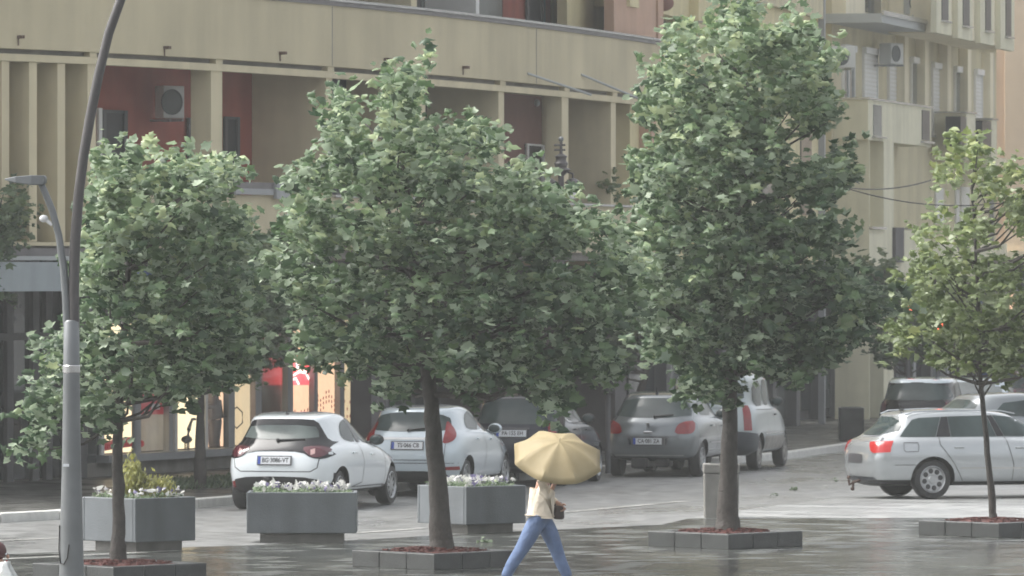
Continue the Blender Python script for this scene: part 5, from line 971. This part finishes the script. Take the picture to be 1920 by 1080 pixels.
def person(label,loc,rz,J,jm,lm,hm,top_len=.0,sleeve=True,long_hair=True,shoem='shoe'):
    """J: pose dict in local coords (x forward, y left, z up)"""
    t=thing('person',label,'person',loc,rz)
    j={}; e=[]
    def a(k,p,r_): j[k]=(V_(p),r_)
    a('pelvis',J['pelvis'],(.09,.09)); a('waist',J['waist'],(.085,.08)); a('chest',J['chest'],(.12,.09)); a('neckb',J['neckb'],(.055,.05)); a('neck',J['neck'],(.045,.045)); a('head0',J['head']+V_((0,0,-.06)),(.06,.065)); a('head',J['head'],(.075,.088)); a('crown',J['head']+V_((0,0,.075)),(.055,.065))
    e+=[('pelvis','waist'),('waist','chest'),('chest','neckb'),('neckb','neck'),('neck','head0'),('head0','head'),('head','crown')]
    for s in('L','R'):
        a(s+'hip',J[s+'hip'],.07); a(s+'knee',J[s+'knee'],.055); a(s+'ankle',J[s+'ankle'],.036); a(s+'toe',J[s+'toe'],(.036,.025)); e+=[('pelvis',s+'hip'),(s+'hip',s+'knee'),(s+'knee',s+'ankle'),(s+'ankle',s+'toe')]
        a(s+'sh',J[s+'sh'],.052); a(s+'el',J[s+'el'],.040); a(s+'wrist',J[s+'wrist'],.026); e+=[('chest',s+'sh'),(s+'sh',s+'el'),(s+'el',s+'wrist')]
        d=(J[s+'wrist']-J[s+'el']).normalized(); hand(J[s+'wrist'],J.get(s+'hd',d),J.get(s+'hs',V_((1,0,.2))),J.get(s+'hn',V_((0,1 if s=='R' else -1,0))),j,e,s,J.get(s+'curl',.5))
    skin_mesh('body',j,e,M['skin'],t,2)
    h=J['head']; f=V_((1,0,0))
    mb=MB(); mb.ball(h+V_((.093,0,-.012)),(.016,.011,.02)); mb.build('nose',M['skin'],t,smooth=True)
    for s in(-1,1):
        mb=MB(); mb.ball(h+V_((.078,s*.030,.012)),(.010,.013,.009)); mb.build('eye',M['signwhite'],t,smooth=True); mb=MB(); mb.ball(h+V_((.0,s*.083,.0)),(.022,.010,.03)); mb.build('ear',M['skin'],t,smooth=True)
        mb=MB(); mb.ball(h+V_((.0865,s*.030,.012)),(.004,.006,.006)); mb.build('pupil',M['black'],t,smooth=True)
    mb=MB(); mb.ball(h+V_((.083,0,-.052)),(.008,.022,.006)); mb.build('mouth',M['posterred'],t,smooth=True)
    mb=MB(); mb.ball(h+V_((-.018,0,.040)),(.100,.098,.095),18,12)
    if long_hair: mb.ball(h+V_((-.065,0,-.05)),(.055,.085,.12),16,12)
    mb.build('hair',M[hm],t,smooth=True)
    # trousers
    jt={'p':(J['pelvis'],(.14,.14)),'w':(J['pelvis']*.55+J['waist']*.45,(.13,.13))}; et=[('p','w')]
    for s in('L','R'):
        hp,kn,an=J[s+'hip'],J[s+'knee'],J[s+'ankle']; jt[s+'h']=(hp,.118); jt[s+'m']=(hp.lerp(kn,.5)+V_((.01,0,0)),.106); jt[s+'k']=(kn,.084); jt[s+'c']=(kn.lerp(an,.45)-V_((.012,0,0)),.074); jt[s+'a']=(kn.lerp(an,.96),.062); et+=[('p',s+'h'),(s+'h',s+'m'),(s+'m',s+'k'),(s+'k',s+'c'),(s+'c',s+'a')]
    skin_mesh('jeans' if lm=='jeans' else 'trousers',jt,et,M[lm],t,2)
    jj={'hem':(J['pelvis']*.95+J['waist']*.05+V_((0,0,top_len)),(.17,.17)),'w':(J['waist'],(.165,.16)),'c':(J['chest'],(.18,.155)),'n':(J['neckb']-V_((0,0,.01)),(.070,.065))}; ej=[('hem','w'),('w','c'),('c','n')]
    for s in('L','R'):
        jj[s+'s']=(J[s+'sh'],.070); jj[s+'e']=(J[s+'el'],.058); jj[s+'w']=(J[s+'el'].lerp(J[s+'wrist'],.9),.043); ej+=[('c',s+'s'),(s+'s',s+'e'),(s+'e',s+'w')]
    skin_mesh('jacket',jj,ej,M[jm],t,2,root='w')
    for s in('L','R'):
        an,to=J[s+'ankle'],J[s+'toe']; d=(to-an); mb=MB(); mb.ball(an.lerp(to,.45)-V_((0,0,.012)),(.135,.05,.045),16,10); o=mb.build('shoe',M[shoem],t,smooth=True)
        ang=math.atan2(-(to.z-an.z),math.hypot(to.x-an.x,to.y-an.y))
    return t
def P_(s,fx,side,z): return V_((fx,side,z))
# walker: moving to the right; local x = world +x
Yp=F*CH/(1107-HY); sp=F/Yp; Xp=(1012-960)/sp
def wp(px,py,side=0): return V_(((px-1012)/sp,side,(1107-py)/sp))
J=dict(pelvis=wp(1012,968),waist=wp(1013,945),chest=wp(1018,915),neckb=wp(1024,893),neck=wp(1027,886),head=wp(1031,868))
J['Rhip']=wp(1006,975,-.08); J['Rknee']=wp(978,1030,-.09); J['Rankle']=wp(944,1089,-.09); J['Rtoe']=wp(958,1102,-.10)
J['Lhip']=wp(1018,975,.08); J['Lknee']=wp(1042,1028,.09); J['Lankle']=wp(1068,1089,.09); J['Ltoe']=wp(1086,1096,.10)
J['Rsh']=wp(1016,908,-.17); J['Rel']=wp(1026,934,-.20); J['Rwrist']=wp(1036,915,-.16)
J['Lsh']=wp(1020,908,.17); J['Lel']=wp(1030,938,.20); J['Lwrist']=wp(1047,945,.10)
J['Rhd']=V_((.3,0,1)); J['Rhs']=V_((.2,1,.0)); J['Rhn']=V_((1,.2,0)); J['Rcurl']=1.0; J['Lcurl']=1.0; J['Lhd']=V_((.6,-.2,-.8)); J['Lhs']=V_((.8,0,.5))
wk=person('person in cream jacket and blue jeans striding right under a beige umbrella',(Xp,Yp,.004),0,J,'jacket','jeans','hair')
# umbrella: held against the wind, leaning towards the camera
hc=wp(1036,912,-.16)+V_((Xp,Yp,.02))+V_((.02,0,.05)); tip=V_(((1049-960)/sp,Yp-.46,CH+(HY-826)/sp)); axv=(tip-hc).normalized()
u_=thing('umbrella','beige umbrella tilted against the wind above the walking person','umbrella',tuple(hc)); Q=axv.to_track_quat('Z','Y').to_matrix().to_4x4(); Lr=(tip-hc).length
mb=MB(); nr=8; R0=.53; dep=.22; cen=axv*Lr; grid=[]
for i in range(9):
    for k in range(nr*6):
        a=2*PI*k/(nr*6)+.25; ph=(k%6)/6; rr_=i/8; sag=math.sin(PI*ph); rad=R0*rr_*(1-.085*sag*rr_); z=-dep*(rr_**1.9)-.035*sag*rr_*(1-.2*rr_)
        grid.append(Q@V_((rad*math.cos(a),rad*math.sin(a),z))+cen)
n6=nr*6; mb.add(grid,[(i*n6+k,i*n6+(k+1)%n6,(i+1)*n6+(k+1)%n6,(i+1)*n6+k) for i in range(8) for k in range(n6)])
o=mb.build('canopy',M['umbrella'],u_,smooth=True); sd2=o.modifiers.new('s','SOLIDIFY'); sd2.thickness=.003
mb=MB(); mb.tube([-axv*.16,axv*(Lr+.05)],.006,8); mb.build('shaft',M['chrome'],u_,smooth=True); mb=MB(); mb.tube([-axv*.18,-axv*.02],.014,10); mb.build('handle',M['black'],u_,smooth=True)
for k in range(nr):
    a=2*PI*k/nr+.25; pts=[Q@V_((R0*r_*math.cos(a),R0*r_*math.sin(a),-dep*(r_**1.9)-.008))+cen for r_ in(.02,.3,.6,.85,1.0)]; mb=MB(); mb.tube(pts,.004,5); mb.build('rib',M['darkframe'],u_)
c=wp(1048,958,.10)+V_((Xp,Yp,0)); t=thing('handbag','small dark brown bag held in front by the walking person','bag',tuple(c)); mb=MB(); mb.box((0,0,-.02),(.13,.11,.16),0,0,.85); mb.build('pouch',M['bag'],t,bevel=.03); mb=MB(); mb.tube([(-.05,0,.05),(-.02,0,.09),(.02,0,.09),(.05,0,.05)],.01,6); mb.build('strap',M['bag'],t,smooth=True)
# stooping person cut by the lower left corner
Yq=112.; Yq=F*CH/(1230-HY); sq=F/Yq; Xq=(-12-960)/sq
def wq(px,py,side=0): return V_(((px+12)/sq,side,(1230-py)/sq))
J=dict(pelvis=wq(-34,1130),waist=wq(-26,1105),chest=wq(-8,1073),neckb=wq(-2,1056),neck=wq(-2,1050),head=wq(-4,1042))
for s,dy in(('R',-1),('L',1)): J[s+'hip']=wq(-36,1138,dy*.09); J[s+'knee']=wq(-24,1182,dy*.1); J[s+'ankle']=wq(-36,1220,dy*.1); J[s+'toe']=wq(-20,1228,dy*.11); J[s+'sh']=wq(6,1066,dy*.19); J[s+'el']=wq(22,1092,dy*.24); J[s+'wrist']=wq(28,1112,dy*.18)
person('stooping person with dark red hair and wet white raincoat at the lower left corner',(Xq,Yq,.004),0,J,'raincoat','darkcloth','hairred',long_hair=False)
# someone inside the shop
cx,cy=FC(U(404,4.18),4.18); sq2=F/cy
J=dict(pelvis=V_((0,0,.90)),waist=V_((.02,0,1.05)),chest=V_((.05,0,1.28)),neckb=V_((.06,0,1.42)),neck=V_((.07,0,1.46)),head=V_((.10,0,1.58)))
for s,dy in(('R',-1),('L',1)): J[s+'hip']=V_((0,dy*.09,.88)); J[s+'knee']=V_((.03,dy*.1,.48)); J[s+'ankle']=V_((-.01,dy*.1,.08)); J[s+'toe']=V_((.13,dy*.11,.03)); J[s+'sh']=V_((.05,dy*.18,1.37)); J[s+'el']=V_((.10,dy*.22,1.12)); J[s+'wrist']=V_((.30,dy*.16,1.10))
person('dark-clothed person standing inside the lit shop window behind the white hatchback',(cx,cy,.12),R(200),J,'darkcloth','darkcloth','hair')
HAZE=.00058
mb=MB(); mb.box((0,90,14.4),(400,400,31)); hz=mb.build('haze',[]) if False else None
hm_=bpy.data.materials.new('rain_haze'); hm_.use_nodes=True; n=hm_.node_tree; n.nodes.remove(n.nodes['Principled BSDF']); pv=n.nodes.new('ShaderNodeVolumePrincipled')
pv.inputs['Color'].default_value=(.86,.88,.86,1); pv.inputs['Density'].default_value=HAZE; pv.inputs['Anisotropy'].default_value=.2; n.links.new(pv.outputs[0],n.nodes['Material Output'].inputs['Volume'])
mb=MB(); mb.box((0,150,8.9),(900,1700,19.8)); hz=mb.build('haze',hm_); hz['kind']='stuff'; hz['label']='thin rain haze in the air over the street'; hz['category']='haze'
